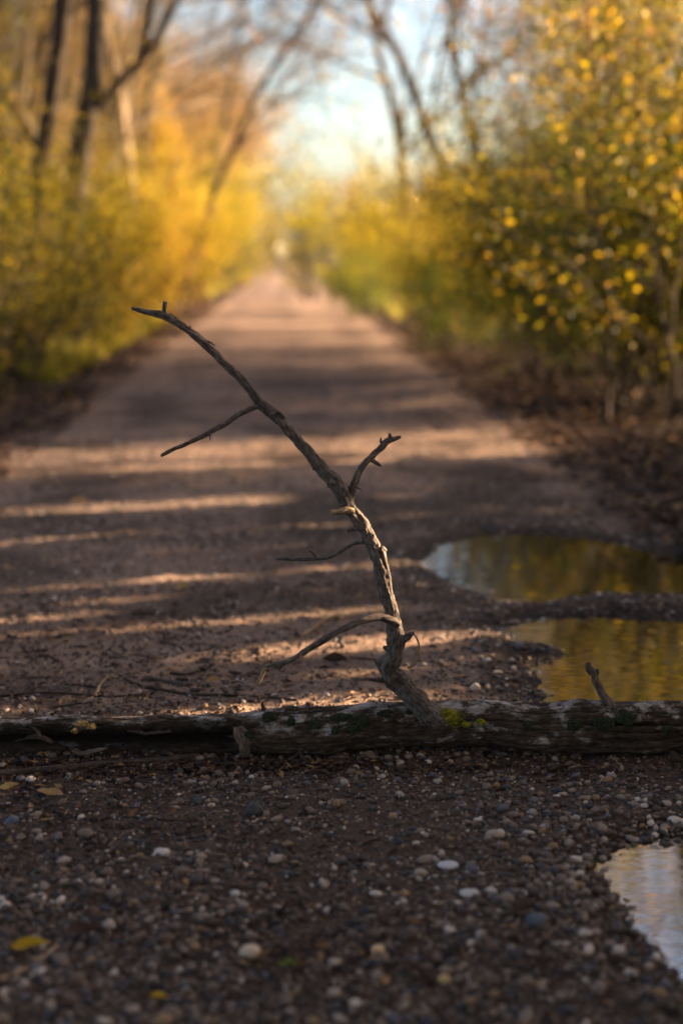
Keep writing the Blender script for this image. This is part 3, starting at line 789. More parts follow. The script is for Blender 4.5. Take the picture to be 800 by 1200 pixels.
lay('twig', ground_tube([(640, 1058), (655, 1052), (668, 1058), (680, 1066)], .0035, .0024, 85, .9, 50), M_branch, 'small bent twig beside the near puddle', 'twig', TG)
for i in range(5):
    px_, py_ = [(30, 770), (250, 770), (95, 742), (345, 690), (560, 870)][i]
    dx_ = [40, 34, 30, 26, 30][i]
    if i == 4: px_, py_ = 575, 930
    lay('twig', ground_tube([(px_, py_), (px_ + dx_ * .5, py_ - 3), (px_ + dx_, py_ + [4, -5, 2, -2, 3][i])], .003, .002, 90 + i, .8, 40), M_darkstick,
        ['short dark twig on the ground near the left edge behind the log', 'little dark twig left of the pale twig tip', 'small dark twig on striped ground at the left', 'tiny dark twig level with the far puddle rim', 'small dark twig on gravel in front of the log, right of centre'][i], 'twig', TG)

DB = np.random.default_rng(909)
DL = ['at the far left behind the log', 'left of the pale forked twig', 'near the long dark twig', 'between the long twig and the striped light', 'on the sunlit stripes at left', 'just behind the hollow end of the log',
      'below the second light stripe', 'left of the hanging branch tip', 'above the dark twigs at left', 'by the left edge on shaded grit', 'near the curled leaf at mid left', 'on shaded ground beyond the stripes']
for i, (px_, py_) in enumerate([(20, 795), (78, 802), (200, 790), (230, 776), (120, 765), (60, 828), (190, 752), (268, 788), (60, 748), (14, 722), (240, 712), (130, 668)]):
    L_ = DB.uniform(28, 70); sl = DB.uniform(-6, 6); bd = DB.uniform(-4, 4)
    lay('twig', ground_tube([(px_, py_), (px_ + L_ * .33, py_ + sl * .4 + bd), (px_ + L_ * .66, py_ + sl * .7 - bd * .5), (px_ + L_, py_ + sl)], DB.uniform(.0018, .0042), .0014, 120 + i, .8, 50, 12), M_darkstick if i % 3 else M_branch,
        'broken bit of twig lying ' + DL[i], 'twig', TG)

def leaf_mesh(L, Wd, curl, lobes, seed):
    n, m = 26, 9
    t = np.linspace(0, 1, n); u = np.linspace(-1, 1, m)
    w = Wd / 2 * np.sin(pi * np.clip(t, 0.02, .995) ** .7) ** .85 * (1 - .55 * t ** 2) * (1 + .12 * vnoise(t * 14, 0 * t, 0, seed)) * (1 + lobes * np.abs(np.sin(t * pi * 4)) - lobes * .5)
    X = (t[:, None] - .5) * L + 0 * u[None]
    Yv = u[None] * w[:, None]
    Z = curl * L * (np.abs(u)[None] ** 1.5 * .25 * np.sin(pi * t)[:, None] + .35 * (t[:, None] - .5) ** 2) + .03 * L * fbm(t[:, None] * 4 + seed, u[None] * 2, 0, 2, seed) * curl
    top = np.stack([X, Yv, Z], -1).reshape(-1, 3)
    i = (np.arange(n - 1)[:, None] * m + np.arange(m - 1)[None]).ravel()
    F = np.stack([i, i + 1, i + 1 + m, i + m], 1)
    # petiole
    s_ = np.array([[-.5 * L, -.0008, 0], [-.5 * L, .0008, 0], [-.72 * L, .001, .1 * L * curl], [-.72 * L, -.0006, .1 * L * curl]])
    F = np.vstack([F, [[len(top), len(top) + 1, len(top) + 2, len(top) + 3]]]); top = np.vstack([top, s_])
    me = mesh_np('fallen_leaf', top, F, 4)
    return me
LG = 'single fallen leaves on the path'
for i, (px_, py_, wpx, rz, tilt, mat, curl, label) in enumerate([
    (38, 1118, 48, .05, .25, M_gold, .5, 'bright yellow leaf in the lower left corner of the gravel'),
    (338, 1138, 34, .3, .2, M_green, .5, 'greenish yellow leaf low in the gravel near the centre'),
    (188, 1172, 26, -.3, .15, M_gold, .5, 'small amber leaf half buried near the bottom edge'),
    (58, 940, 40, -.5, .3, M_straw, .9, 'curled tan leaf under the left end of the log'),
    (12, 928, 26, .5, .3, M_straw, .7, 'straw-brown leaf at the left edge just below the log'),
    (372, 915, 30, .1, .2, M_litter, .8, 'dark brown curled leaf in front of the log centre'),
    (100, 1102, 54, .2, .15, M_litter, .6, 'large dark dead leaf right of the bright yellow leaf'),
    (250, 804, 22, .2, .5, M_straw, .9, 'straw-coloured curled leaf behind the left half of the log'),
    (215, 692, 18, .4, .5, M_straw, .9, 'pale curled leaf standing on sunlit stripes at mid left'),
    (392, 780, 30, 0.0, .35, M_litter, 1.6, 'dead dark leaf left of the foot of the branch'),
    (94, 591, 20, 0.3, .4, M_straw, .9, 'straw-coloured leaf on the bright stripe across the path'),
    (325, 980, 20, .9, .3, M_litter, .9, 'small dark brown leaf right of the black stone'),
    (612, 1082, 40, .2, .2, M_litter, .7, 'damp blackish leaf left of the near puddle'),
    (655, 905, 30, .6, .3, M_litter, .7, 'dark leaf scrap under the right half of the log')]):
    p = G(px_, py_); L = wpx * p[1] / FPX
    me = leaf_mesh(L, L * .48, curl, .25 if i % 3 else .0, i + 5)
    o = link('fallen_leaf', me, mat); z = height(np.array([p[0]]), np.array([p[1]]))[0][0]
    o.location = (p[0], p[1], z + .006 + L * .05); o.rotation_euler = (tilt, -.1 + .05 * (i % 4), rz + (pi if i % 2 else 0))
    tag(o, label, 'leaf', LG)

# ------------------------------------------------------------------ litter scattered as stuff
def leaf_cloud(P, L, rng, up=0.0, wr=.55, fold=.25, flat=None):
    """folded leaf faces: 4 verts, 2 tris each. P (n,3) centres, L lengths"""
    n = len(P)
    d = rng.normal(size=(n, 3)); d[:, 2] += up; d /= np.linalg.norm(d, axis=1)[:, None]
    nn = rng.normal(size=(n, 3))
    if flat is not None:
        nn = nn * flat + np.array([0, 0, 1.0]); d[:, 2] *= flat
    s = np.cross(d, nn); s /= np.linalg.norm(s, axis=1)[:, None] + 1e-9
    k = np.cross(s, d)
    L = L[:, None]; w = L * wr * .5
    tip = P + d * L * .5; bas = P - d * L * .5
    a = P + s * w + k * w * fold - d * L * .06; b = P - s * w + k * w * fold - d * L * .06
    V = np.stack([bas, a, tip, b], 1).reshape(-1, 3)
    i = np.arange(n)[:, None] * 4
    F = np.stack([i + np.array([0, 1, 2]), i + np.array([0, 2, 3])], 1).reshape(-1, 3)
    return V, F

rng = np.random.default_rng(77)
def litter():
    n = 80000
    y = 1.3 * (60 / 1.3) ** rng.random(n)
    side = rng.choice([-1, 1], n); off = 1.15 + np.abs(rng.normal(0, .75, n))
    x = path_c(y) + side * off
    dens = smooth(-.4, .3, fbm(x * 1.5, y * 1.5, 0, 3, 15)); keep = (rng.random(n) < .25 + .75 * dens) & (rng.random(n) < smooth(.95, 1.6, off) + .12)
    x, y = x[keep], y[keep]
    z = np.maximum(height(x, y)[0], ground_z(x, y))
    V, F = leaf_cloud(np.stack([x, y, z + rng.uniform(.004, .03, len(x))], 1), rng.uniform(.03, .07, len(x)), rng, flat=.35, wr=.7)
    link('leaf_litter', mesh_np('leaf_litter', V, F, 3, False), M_litter, kind='stuff')
    # crumbs of bark and leaf on the path
    n = 42000
    y = 1.25 * (9 / 1.25) ** rng.random(n); x = rng.uniform(-1, 1, n) * np.minimum(.45 + .28 * y, 1.5)
    x[:9000] = rng.uniform(-.75, .75, 9000); y[:9000] = Y0 + np.where(rng.random(9000) < .6, -.075 - np.abs(rng.normal(0, .035, 9000)), .05 + np.abs(rng.normal(0, .05, 9000)))
    dens = smooth(-.05, .5, fbm(x * 1.5 + 5, y * 3.5, 0, 3, 95) + .35 * (x < -.1) * (y > 2.4) * (y < 3.6)) + .08
    keep = rng.random(n) < dens; x, y = x[keep], y[keep]; z, f = height(x, y); k2 = f > 0.02; x, y, z = x[k2], y[k2], z[k2]
    V, F = leaf_cloud(np.stack([x, y, z + rng.uniform(.002, .007, len(x))], 1), rng.uniform(.006, .034, len(x)), rng, flat=.4, wr=.32, fold=.5)
    link('bark_crumbs', mesh_np('bark_crumbs', V, F, 3, False), M_litter, kind='stuff')
litter()

# ------------------------------------------------------------------ trees and shrubs
def tubes(lines):
    """lines: list of (pts (k,3), radii (k,)) -> one mesh"""
    Vs, Fs, Bs, off = [], [], [], 0
    for P, R in lines:
        k = len(P); ns = 10 if R[0] > .05 else (6 if R[0] > .012 else 3)
        T = np.gradient(P, axis=0); T /= np.linalg.norm(T, axis=1)[:, None] + 1e-9
        a = np.array([.37, .21, .9]) if abs(T[0][2]) < .9 else np.array([1.0, .2, 0])
        N = np.cross(T, a); N /= np.linalg.norm(N, axis=1)[:, None] + 1e-9; B = np.cross(T, N)
        an = np.arange(ns) * 2 * pi / ns
        rr = R[:, None] * (np.ones((k, ns)) + (.10 * np.sin(an * 3 + np.arange(k)[:, None]) if ns > 6 else 0))
        V = P[:, None] + rr[..., None] * (np.cos(an)[None, :, None] * N[:, None] + np.sin(an)[None, :, None] * B[:, None])
        L = np.r_[0, np.cumsum(np.linalg.norm(np.diff(P, axis=0), axis=1))]
        Bs.append(np.stack([rr * np.cos(an), rr * np.sin(an), L[:, None] + 0 * rr], -1).reshape(-1, 3))
        i = np.arange(k - 1)[:, None] * ns; j = np.arange(ns)[None]; jn = (j + 1) % ns
        Fs.append(np.stack([(i + j).ravel(), (i + jn).ravel(), (i + ns + jn).ravel(), (i + ns + j).ravel()], 1) + off)
        Vs.append(V.reshape(-1, 3)); off += k * ns
    me = mesh_np('wood', np.concatenate(Vs), np.concatenate(Fs), 4)
    add_attr(me, 'bark', np.concatenate(Bs), 'FLOAT_VECTOR')
    return me

def grow(rng, p, d, length, r, level, maxl, out, tips, spread=.9, kids=(5, 8), trop=.06, wig=.16, first=.3):
    k = max(4, int(6 - level)); 
    if level == 0: k = 12
    P = [np.array(p, float)]; d = d / np.linalg.norm(d)
    for i in range(k):
        d = d + rng.normal(0, wig / math.sqrt(k) * 1.6, 3) + np.array([0, 0, trop]); d /= np.linalg.norm(d)
        P.append(P[-1] + d * length / k)
    P = np.array(P); R = np.linspace(r, r * (.35 if level < maxl else .25), k + 1)
    if level == 0: R[0] *= 1.5; R[1] *= 1.12
    out.append((P, R, level))
    if level >= maxl:
        tips.append(P); return
    nk = rng.integers(*kids)
    for i in range(nk):
        t = first + (1 - first) * (i + rng.random()) / nk if level == 0 else .15 + .85 * (i + rng.random()) / nk
        f = t * k; a = int(min(f, k - 1)); q = P[a] + (P[a + 1] - P[a]) * (f - a)
        dd = P[a + 1] - P[a]; dd /= np.linalg.norm(dd)
        s = rng.normal(size=3); s -= dd * s.dot(dd); s /= np.linalg.norm(s)
        ang = rng.uniform(.5, 1.0) * spread
        nd = dd * cos(ang) + s * sin(ang)
        grow(rng, q, nd, length * rng.uniform(.42, .68) * (1.15 - .45 * t if level == 0 else 1), max(np.interp(f, np.arange(k + 1), R) * rng.uniform(.45, .7), .0025), level + 1, maxl, out, tips, spread, kids, trop, wig, first)

def tip_leaves(rng, tips, per, L, jit=.10):
    T = np.concatenate([t[1:] for t in tips])
    idx = rng.integers(0, len(T), per)
    return T[idx] + rng.normal(0, jit, (per, 3))

def tree_meshes(seed, height_, r, maxl=3, leaves=3000, L=(.04, .075), lean=(0, 0), spread=.9, kids=(5, 8), first=.3, jit=.1, clump=.0, trop=.06, wig=.16):
    rng = np.random.default_rng(seed); out, tips = [], []
    grow(rng, (0, 0, -.1), np.array([lean[0], lean[1], 1.0]), height_, r, 0, maxl, out, tips, spread, kids, trop, wig, first)
    trunk = tubes([(P, R) for P, R, l in out if l <= 1]); twig = tubes([(P, R) for P, R, l in out if l > 1])
    lv = None
    if leaves:
        P = tip_leaves(rng, tips, leaves, None, jit)
        if clump: P = P[fbm(P[:, 0] / clump, P[:, 1] / clump, P[:, 2] / clump, 2, seed) > -.12]
        V, F = leaf_cloud(P, rng.uniform(*L, len(P)), rng, wr=.6)
        lv = (V, F)
    return trunk, twig, lv

def shrub_meshes(seed, h, w, stems, leaves, L=(.035, .07), low=.05, jit=.07, cull=None, origin=(0, 0, 0), maxl=2):
    rng = np.random.default_rng(seed); out, tips = [], []
    for i in range(stems):
        a = rng.uniform(0, 2 * pi); q = rng.random() ** .6 * w * .35
        d = np.array([cos(a) * rng.uniform(.1, .55), sin(a) * rng.uniform(.1, .55), 1.0])
        grow(rng, (q * cos(a), q * sin(a), -.05), d, h * rng.uniform(.6, 1.0), rng.uniform(.010, .022), 0, maxl, out, tips, .95, (6, 10), .03, .22, low)
    if cull is not None: out = [o_ for o_ in out if o_[2] == 0 or cull(o_[0] + np.array(origin), rng).all()]
    st = tubes([(P, R) for P, R, l in out])
    P = tip_leaves(rng, tips, leaves, None, jit)
    P = P[(fbm(P[:, 0] / .35, P[:, 1] / .35, P[:, 2] / .35, 2, seed) > -.22) & (P[:, 2] > .03)]
    if cull is not None:
        P = P[cull(P + np.array(origin), rng)]
    V, F = leaf_cloud(P, rng.uniform(*L, len(P)), rng, wr=.6)
    return st, (V, F)

def lvmesh(lv): return mesh_np('leaves', lv[0], lv[1], 3, False)

def put_tree(meshes, name, label, x, y, rz, sc, bark, leafm, group, cat='tree', parts=('trunk', 'twigs', 'leaves')):
    t = thing(name, label, cat, (x, y, float(ground_z(np.array([x]), np.array([y]))[0])), rz, group, sc)
    for nm, me in zip(parts, meshes):
        if me is None: continue
        key = leafm if nm in ('leaves', 'crown') else bark
        if me.users and me.materials and me.materials[0] != key:
            me = me.copy(); me.materials.clear()
        link(nm, me, key, t)
    return t

# pixel column at depth y -> world x
def X(px, y): return (px - 400) / FPX * (y * cos(PITCH) + H * sin(PITCH))

TB = [tree_meshes(101, 8.0, .12, 4, 2400, kids=(6, 9), first=.16, trop=.03, wig=.2), tree_meshes(102, 8.5, .10, 4, 1700, kids=(6, 9), first=.14, spread=1.05, trop=.02, wig=.22),
      tree_meshes(103, 7.5, .055, 4, 2600, lean=(.40, 0), kids=(5, 8), first=.2, wig=.22)]
TL = [tree_meshes(111, 6.0, .07, 3, 27000, (.028, .055), kids=(7, 10), first=.12, jit=.16, spread=.62, clump=.5), tree_meshes(112, 7.0, .08, 3, 25000, (.028, .055), kids=(7, 10), first=.15, jit=.16, spread=.62, clump=.5)]
TBm = [(a, b, lvmesh(c)) for a, b, c in TB]; TLm = [(a, b, lvmesh(c)) for a, b, c in TL]
SH = [shrub_meshes(121, 2.6, 1.9, 11, 17000, L=(.026, .06)), shrub_meshes(122, 2.0, 1.8, 11, 15000, L=(.026, .06)), shrub_meshes(123, 3.1, 1.9, 12, 19000, L=(.026, .06))]
SHm = [(a, lvmesh(b)) for a, b in SH]

GT = 'trees along the left of the path'; GR = 'trees along the right of the path'
# --- left side trees
put_tree(TBm[0], 'bare_tree', 'dark straight trunk, thickest on the left, with bare spreading limbs', X(88, 14), 14, .4, 1.0, M_tree, M_orange, GT)
put_tree(TBm[1], 'bare_tree', 'paler slim trunk just right of the thickest left trunk', X(112, 15.5), 15.5, 2.2, .85, M_paletree, M_gold, GT)
put_tree(TBm[1], 'bare_tree', 'dark tree trunk at the far left edge of the view', X(22, 11.5), 11.5, 4.0, .8, M_tree, M_orange, GT)
put_tree(TBm[2], 'leaning_tree', 'slender bare tree leaning right towards the sky gap', X(195, 22), 22, .15, 1.15, M_tree, M_orange, GT)
put_tree(TBm[0], 'bare_tree', 'bare tree with tawny twigs behind the leaning tree', X(170, 28), 28, 2.8, 1.0, M_tree, M_orange, GT)
put_tree(TBm[1], 'bare_tree', 'distant bare tree left of where the path ends', X(272, 46), 46, 1.1, .95, M_tree, M_orange, GT)
put_tree(TLm[0], 'golden_tree', 'orange-gold leafy tree glowing behind the leaning tree', X(225, 34), 34, .7, .62, M_tree, M_gold, GT)
put_tree(TBm[0], 'bare_tree', 'twiggy brown tree at the back left, beyond the thick trunk', X(120, 24), 24, 1.9, .9, M_tree, M_orange, GT)
put_tree(TLm[0], 'olive_tree', 'olive leafy tree at the left edge behind the dark trunks', X(10, 19), 19, 3.3, .65, M_tree, M_orange, GT)
# --- right side trees
put_tree(TBm[1], 'bare_tree', 'bare many-limbed tree right of the sky gap', X(535, 21), 21, 2.6, .95, M_tree, M_orange, GR)
put_tree(TBm[0], 'bare_tree', 'bare tree with drooping grey limbs nearest the sky gap on its right', X(485, 27), 27, 5.2, .95, M_tree, M_orange, GR)
put_tree(TLm[1], 'yellow_tree', 'yellow-olive tree filling the top right corner', X(830, 9.5), 9.5, 1.3, .48, M_tree, M_olive, GR)
put_tree(TLm[0], 'yellow_tree', 'yellow leafy tree left of the top right corner tree', X(700, 12.5), 12.5, 2.2, .52, M_tree, M_yellow, GR)
put_tree(TLm[1], 'yellow_tree', 'golden leafy tree behind the bare many-limbed tree', X(700, 18), 18, 4.4, .6, M_tree, M_gold, GR)

put_tree(TBm[0], 'bare_tree', 'dark bare trunk standing among the yellow trees on the right', X(738, 11), 11, 1.0, 1.0, M_tree, M_olive, GR)
put_tree(TBm[1], 'bare_tree', 'bare twiggy tree between the sky gap and the yellow trees', X(600, 17), 17, .8, .75, M_tree, M_orange, GR)
put_tree(TBm[0], 'bare_tree', 'twiggy brown tree left of the thick dark trunk', X(45, 17.5), 17.5, 5.1, .95, M_tree, M_orange, GT)
put_tree(TBm[1], 'bare_tree', 'twiggy tree with tan limbs between the pale trunk and the leaning tree', X(150, 19), 19, 3.4, .9, M_paletree, M_orange, GT)
put_tree(TBm[0], 'bare_tree', 'far twiggy tree above the golden shrubs on the left', X(235, 38), 38, 2.0, 1.0, M_tree, M_orange, GT)
put_tree(TLm[0], 'olive_tree', 'dark olive leafy tree behind the twiggy tree at the left edge', X(-10, 15), 15, 2.2, .62, M_tree, M_olive, GT)
put_tree(TLm[1], 'olive_tree', 'slim olive tree rising beside the pale slim trunk', X(135, 19), 19, 4.2, .55, M_tree, M_olive, GT)
put_tree(TLm[0], 'golden_tree', 'tall golden tree behind the yellow leafy tree on the right', X(700, 15), 15, 1.4, .78, M_tree, M_gold, GR)
put_tree(TLm[1], 'golden_tree', 'tall golden tree behind the top right corner tree', X(830, 13), 13, 3.4, .66, M_tree, M_gold, GR)
# --- shrubs
GS = 'yellowing shrubs edging the path'
def sh(k, px, y, rz, sc, leafm, label, name='shrub'):
    return put_tree(SHm[k], name, label, X(px, y), y, rz, sc, M_tree, leafm, GS, 'shrub', ('stems', 'leaves'))
sh(2, -10, 9.5, .2, .5, M_olive, 'olive yellow shrub at the left edge of the view, nearest on that side')
sh(1, 45, 12.5, 1.4, .68, M_olive, 'yellow-green shrub in front of the thick left trunk')
sh(0, 128, 17.5, 2.5, .75, M_gold, 'golden shrub at the foot of the pale slim trunk')
sh(2, 150, 21, 3.1, .6, M_red, 'rusty red-leaved shrub under the leaning tree')
sh(0, 185, 23, 4.1, .85, M_yellow, 'yellow-green shrub beside the path below the leaning tree')
sh(1, 222, 29, 5.0, 1.0, M_gold, 'bright gold shrub on the left where the path narrows')
sh(0, 250, 37, .9, 1.0, M_green, 'green shrub in the row at the far left of the path')
sh(2, 262, 45, 1.9, .9, M_gold, 'small golden shrub farthest along the left verge')
sh(2, -70, 8.0, 1.2, .5, M_olive, 'dark olive shrub just outside the left edge of the view')
sh(0, 62, 10.8, 5.2, .5, M_yellow, 'low yellow-olive shrub second from the left edge')
sh(1, 125, 15.0, .5, .6, M_gold, 'yellow shrub against the thick dark trunk')
sh(2, 20, 15.0, 2.9, .7, M_olive, 'tall olive shrub behind the left-edge shrubs')
sh(0, 205, 26, 2.2, .9, M_gold, 'gold shrub between the yellow-green shrub and the bright gold one')
sh(1, 390, 30, 3.9, 1.35, M_yellow, 'rounded olive shrub on the right where the path ends')
sh(0, 440, 24, .4, .80, M_yellow, 'yellow-olive shrub second from the path end on the right')
sh(1, 432, 21.5, 5.4, .50, M_green, 'low dark green shrub on the right verge')
sh(0, 520, 17, 3.7, .6, M_yellow, 'low olive shrub left of the right-hand thicket')
sh(1, 590, 14, 4.9, .6, M_yellow, 'low shrub at the front foot of the right-hand thicket')
sh(1, 660, 11.3, 2.7, .6, M_yellow, 'low dark shrub at the foot of the dense yellow shrub')
sh(1, 760, 9.0, 1.7, .62, M_yellow, 'low dark shrub near the right edge beside the leaf litter')
sh(0, 640, 10.2, .9, .42, M_green, 'low dark green shrub at the right verge before the thicket')
sh(2, 800, 8.6, 2.9, .55, M_green, 'dark green shrub low at the right edge of the view')
sh(1, 545, 13.2, 4.4, .45, M_green, 'small dark green shrub on the verge left of the thicket')
sh(0, 715, 10.8, 3.9, .7, M_green, 'dark green shrub inside the right-hand thicket')
sh(2, 500, 19, 2.0, .72, M_yellow, 'leafy shrub below the bare many-limbed tree')
sh(0, 580, 15.5, 1.0, .75, M_yellow, 'yellow shrub in the middle of the right-hand thicket')
sh(2, 672, 12.6, 5.8, .74, M_olive, 'dense yellow shrub right of centre in the right-hand thicket')
sh(1, 765, 10.2, .6, .95, M_olive, 'olive shrub leaning over the right verge')
sh(0, 800, 8.0, 3.0, .85, M_olive, 'large dark olive shrub at the right edge of the view')
sh(2, 745, 12.0, 4.7, 1.0, M_orange, 'brown-orange shrub behind the right-edge shrubs')

# --- unseen nearer shrubs, added to shade the foreground and gapped for sun stripes
BANDS = [(2.455, 2.56, -1.6, -.60), (2.66, 2.80, -3, .4), (2.93, 3.02, -3, .6), (3.12, 3.30, -3, .5), (3.46, 3.56, -3, .6), (3.78, 3.86, -3, .6), (4.4, 4.46, -3, .3), (5.24, 5.46, -4, .4), (6.25, 6.36, -3, 1), (7.1, 7.25, -3, 1), (1.73, 1.755, -.1, .45), (2.30, 2.37, -.1, .35), (2.58, 2.63, -3, .0), (3.64, 3.72, -3, .3), (4.05, 4.15, -3, .4), (4.75, 4.83, -3, .1)]  # sun corridors cut through the added shrubs to shape the stripes
TA = tan(SUN_AZ)
def cull(P, rng):
    w = P[:, 1] - P[:, 0] * TA
    ke = 1 / tan(SUN_EL)
    l = P[:, 0] - P[:, 2] * ke * cos(SUN_AZ)          # where the shadow of this leaf lands (x)
    lit = np.zeros(len(P), bool)
    for a, b, l0, l1 in BANDS:
        ww = w + (.03 if a == 2.455 else .07) * vnoise(l * 2.6, P[:, 2] * 3 + a * 7, 0, 3)
        lit |= (ww > a) & (ww < b) & (l > l0) & (l < l1) & ((vnoise(l * 2.4 + a * 5, P[:, 2] * 4, 0, 9) > (-.5 if a > 2 else 0)) | (a == 2.455))
    return ~lit
GN = 'unseen shrubs added to shape shade and sun stripes'
for i, (x, y, k, h, lab) in enumerate([(3.7, 1.6, 131, 1.8, 'unseen leafy shrub added to cast shade, right of the viewpoint'), (4.0, 3.1, 132, 1.9, 'unseen leafy shrub added and gapped for sun stripes, level with the log'),
        (3.9, 4.7, 133, 1.9, 'unseen leafy shrub added and gapped for sun stripes, just beyond the log'), (4.1, 6.3, 134, 2.0, 'unseen leafy shrub added and gapped for sun stripes, level with the far puddle'), (3.7, .1, 135, 1.9, 'unseen leafy shrub added to cast shade, on the right verge behind the viewpoint')]):
    z = float(ground_z(np.array([x]), np.array([y]))[0])
    st, lv = shrub_meshes(k, h, 2.3, 14, 46000, jit=.11, cull=cull, origin=(x, y, z))
    put_tree((st, lvmesh(lv)), 'shrub', lab, x, y, 0, 1.0, M_tree, M_yellow, GN, 'shrub', ('stems', 'leaves'))
#put_tree(TLm[0], 'yellow_tree', 'yellow tree standing behind the viewpoint on the left', -2.6, -1.5, 1.0, .95, M_tree, M_yellow, GT)
#put_tree(TLm[1], 'yellow_tree', 'yellow tree standing behind the viewpoint on the right', 2.4, -2.6, 4.0, .9, M_tree, M_yellow, GR)
#put_tree(TLm[1], 'yellow_tree', 'leafy tree on the left verge level with the log', -3.4, 3.2, 2.6, .8, M_tree, M_yellow, GT)

# --- unseen trees added around the viewpoint to darken the foreground (crowns above the frame)
TC = tree_meshes(161, 6.6, .11, 3, 75000, (.06, .10), kids=(8, 11), first=.42, jit=.22, spread=1.15, trop=.03)
TCm = (TC[0], TC[1], lvmesh(TC[2]))
for i, (x, y, rz, sc, lab) in enumerate([(-2.5, -.6, .3, .95, 'unseen wide crowned tree added for shade, left of the viewpoint'), (2.7, .9, 2.1, 1.0, 'unseen wide crowned tree added for shade, right of the viewpoint'),
        (-2.9, 2.6, 3.9, .95, 'unseen wide crowned tree added to shade the log from the left verge'), (2.2, -2.6, 5.0, 1.05, 'unseen wide crowned tree added for shade over the path behind the viewpoint'), (-2.2, -4.2, 1.2, 1.05, 'unseen wide crowned tree added for shade behind the viewpoint on its left'), (.4, -7.5, 2.9, 1.2, 'unseen wide crowned tree added for shade furthest behind the viewpoint')]):
    put_tree(TCm, 'added_shade_tree', lab, x, y, rz, sc, M_tree, M_green if i >= 3 else M_yellow, 'unseen trees added to shade the foreground')

# --- undergrowth and verge grass (uncountable)
def undergrowth():
    rng = np.random.default_rng(303)
    n = 90000
    y = 6.5 * (70 / 6.5) ** rng.random(n); side = rng.choice([-1, 1], n)
    off = np.where(side > 0, 2.7, 2.1) + np.abs(rng.normal(0, 1.1, n)); x = path_c(y) + side * off
    keep = (fbm(x * .8, y * .8, 0, 3, 55) > -.15) ; x, y, off = x[keep], y[keep], off[keep]
    hmax = .12 + np.where(x > path_c(y), .45, .85) * smooth(2.0, 3.4, off) * (.6 + .4 * fbm(x, y, 0, 2, 57))
    z = ground_z(x, y) + rng.random(len(x)) ** 1.2 * hmax
    V, F = leaf_cloud(np.stack([x, y, z], 1), rng.uniform(.03, .08, len(x)), rng, up=.6, wr=.35)
    link('undergrowth', mesh_np('undergrowth', V, F, 3, False), M_under, kind='stuff')
    # grass blades by the verge
    n = 60000
    y = 7 * (90 / 7) ** rng.random(n); side = rng.choice([-1, 1], n, p=[.45, .55])
    x = path_c(y) + side * (1.62 + np.abs(rng.normal(0, .35, n)))
    keep = (fbm(x * .6, y * .35, 0, 2, 58) > .02) & ((side < 0) | (y > 14)); x, y = x[keep], y[keep]; n = len(x)
    z = ground_z(x, y); h = rng.uniform(.06, .22, n); a = rng.uniform(0, 2 * pi, n); b = rng.normal(0, .35, (n, 2)) * h[:, None]; w = .003 + .0005 * y
    V = np.stack([np.stack([x - w * np.cos(a), y - w * np.sin(a), z], 1), np.stack([x + w * np.cos(a), y + w * np.sin(a), z], 1), np.stack([x + b[:, 0], y + b[:, 1], z + h], 1)], 1).reshape(-1, 3)
    link('grass', mesh_np('grass', V, np.arange(n * 3).reshape(-1, 3), 3, False), M_grass, kind='stuff')
undergrowth()

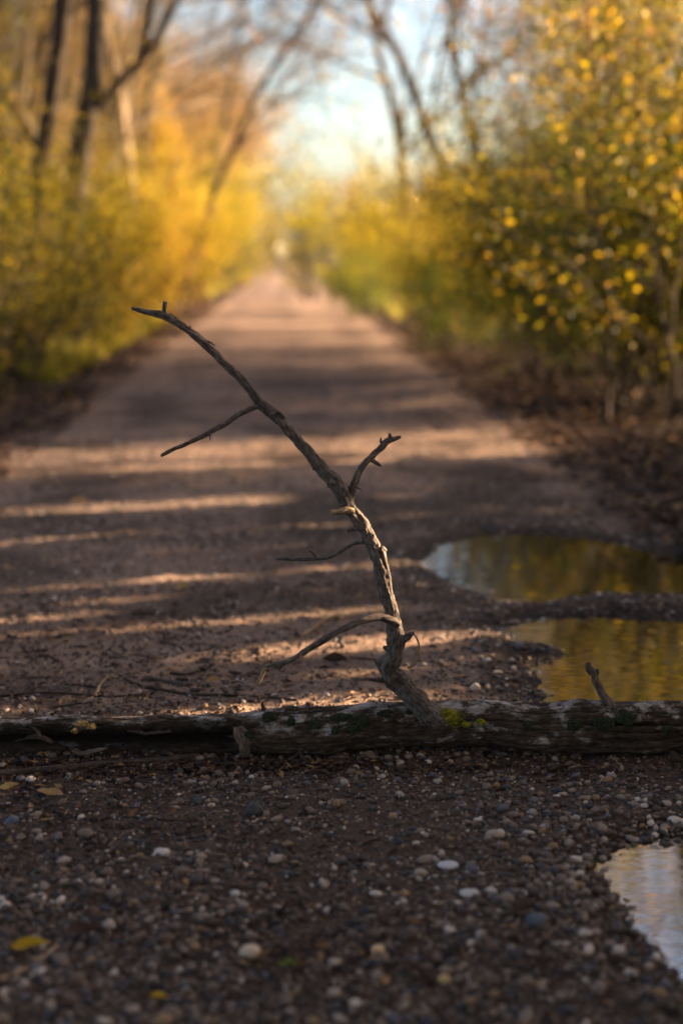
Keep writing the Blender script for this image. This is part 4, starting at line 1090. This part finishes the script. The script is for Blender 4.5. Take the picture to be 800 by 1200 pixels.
# --- the wood beyond: one mass
def far_wood():
    rng = np.random.default_rng(404)
    a, b, lv = tree_meshes(140, 7.5, .11, 3, 5200, (.10, .2), kids=(5, 8), first=.12, jit=.3)
    def arr(me):
        v = np.empty(len(me.vertices) * 3, np.float32); me.vertices.foreach_get('co', v)
        f = np.empty(len(me.loops), np.int32); me.loops.foreach_get('vertex_index', f); return v.reshape(-1, 3), f.reshape(-1, 4)
    wv, wf = arr(a); bv, bf = arr(b)
    wv, wf = np.vstack([wv, bv]), np.vstack([wf, bf + len(wv)])
    spots = []
    for i in range(70): spots.append((rng.uniform(-30, -4.8) + KX * 60, rng.uniform(8, 90), rng.uniform(.6, 1.05)))
    for i in range(46): spots.append((rng.uniform(-45, 45), rng.uniform(92, 150), rng.uniform(.55, .85)))
    for i in range(26): yy_ = rng.uniform(48, 92); spots.append((rng.uniform(-9, -2.6) + KX * yy_, yy_, rng.uniform(.5, .95)))
    for i in range(12): spots.append((rng.uniform(5, 16), rng.uniform(36, 90), rng.uniform(.45, .7)))
    for i in range(12): spots.append((rng.uniform(-14, 6), rng.uniform(-26, -8), rng.uniform(.7, 1.0)))
    Vw, Fw, Vl, Fl, ow, ol = [], [], [], [], 0, 0
    for (x, y, s) in spots:
        t = rng.uniform(0, 2 * pi); Rm = np.array([[cos(t), -sin(t), 0], [sin(t), cos(t), 0], [0, 0, 1]]) * s
        o = np.array([x, y, 0])
        Vw.append(wv @ Rm.T + o); Fw.append(wf + ow); ow += len(wv)
        k = rng.integers(len(lv[0]) // 4 // 2, len(lv[0]) // 4) 
        Vl.append(lv[0][:k * 4] @ Rm.T + o); Fl.append(lv[1][:k * 2] + ol); ol += k * 4
    me = mesh_np('far_wood_stems', np.concatenate(Vw), np.concatenate(Fw), 4)
    add_attr(me, 'bark', np.concatenate(Vw), 'FLOAT_VECTOR')
    link('far_wood_stems', me, M_paletree, kind='stuff')
    link('far_wood_leaves', mesh_np('far_wood_leaves', np.concatenate(Vl), np.concatenate(Fl), 3, False), M_orange, kind='stuff')
far_wood()

# white post and disc made up to stand in for a distant bright spot
def marker():
    import bmesh
    y = 62.0; x = X(329, y)
    t = thing('bright_spot_post', 'small white post and disc standing in for a bright spot at the path end', 'post', (x, y, 0))
    bm = bmesh.new(); bmesh.ops.create_cube(bm, size=1.0)
    for v in bm.verts: v.co = (v.co.x * .14, v.co.y * .14, (v.co.z + .5) * 1.2)
    bmesh.ops.bevel(bm, geom=bm.edges[:], offset=.012, segments=2, affect='EDGES')
    me = bpy.data.meshes.new('post'); bm.to_mesh(me); bm.free(); link('post', me, M_white, t)
    bm = bmesh.new(); bmesh.ops.create_cone(bm, cap_ends=True, segments=32, radius1=.26, radius2=.26, depth=.03)
    bmesh.ops.rotate(bm, verts=bm.verts, cent=(0, 0, 0), matrix=__import__('mathutils').Matrix.Rotation(pi / 2, 3, 'X') )
    bmesh.ops.rotate(bm, verts=bm.verts, cent=(0, 0, 0), matrix=__import__('mathutils').Matrix.Rotation(.7, 3, 'Z') )
    bmesh.ops.translate(bm, verts=bm.verts, vec=(.02, -.10, 1.15))
    me = bpy.data.meshes.new('disc'); bm.to_mesh(me); bm.free(); link('disc', me, M_white, t)
marker()
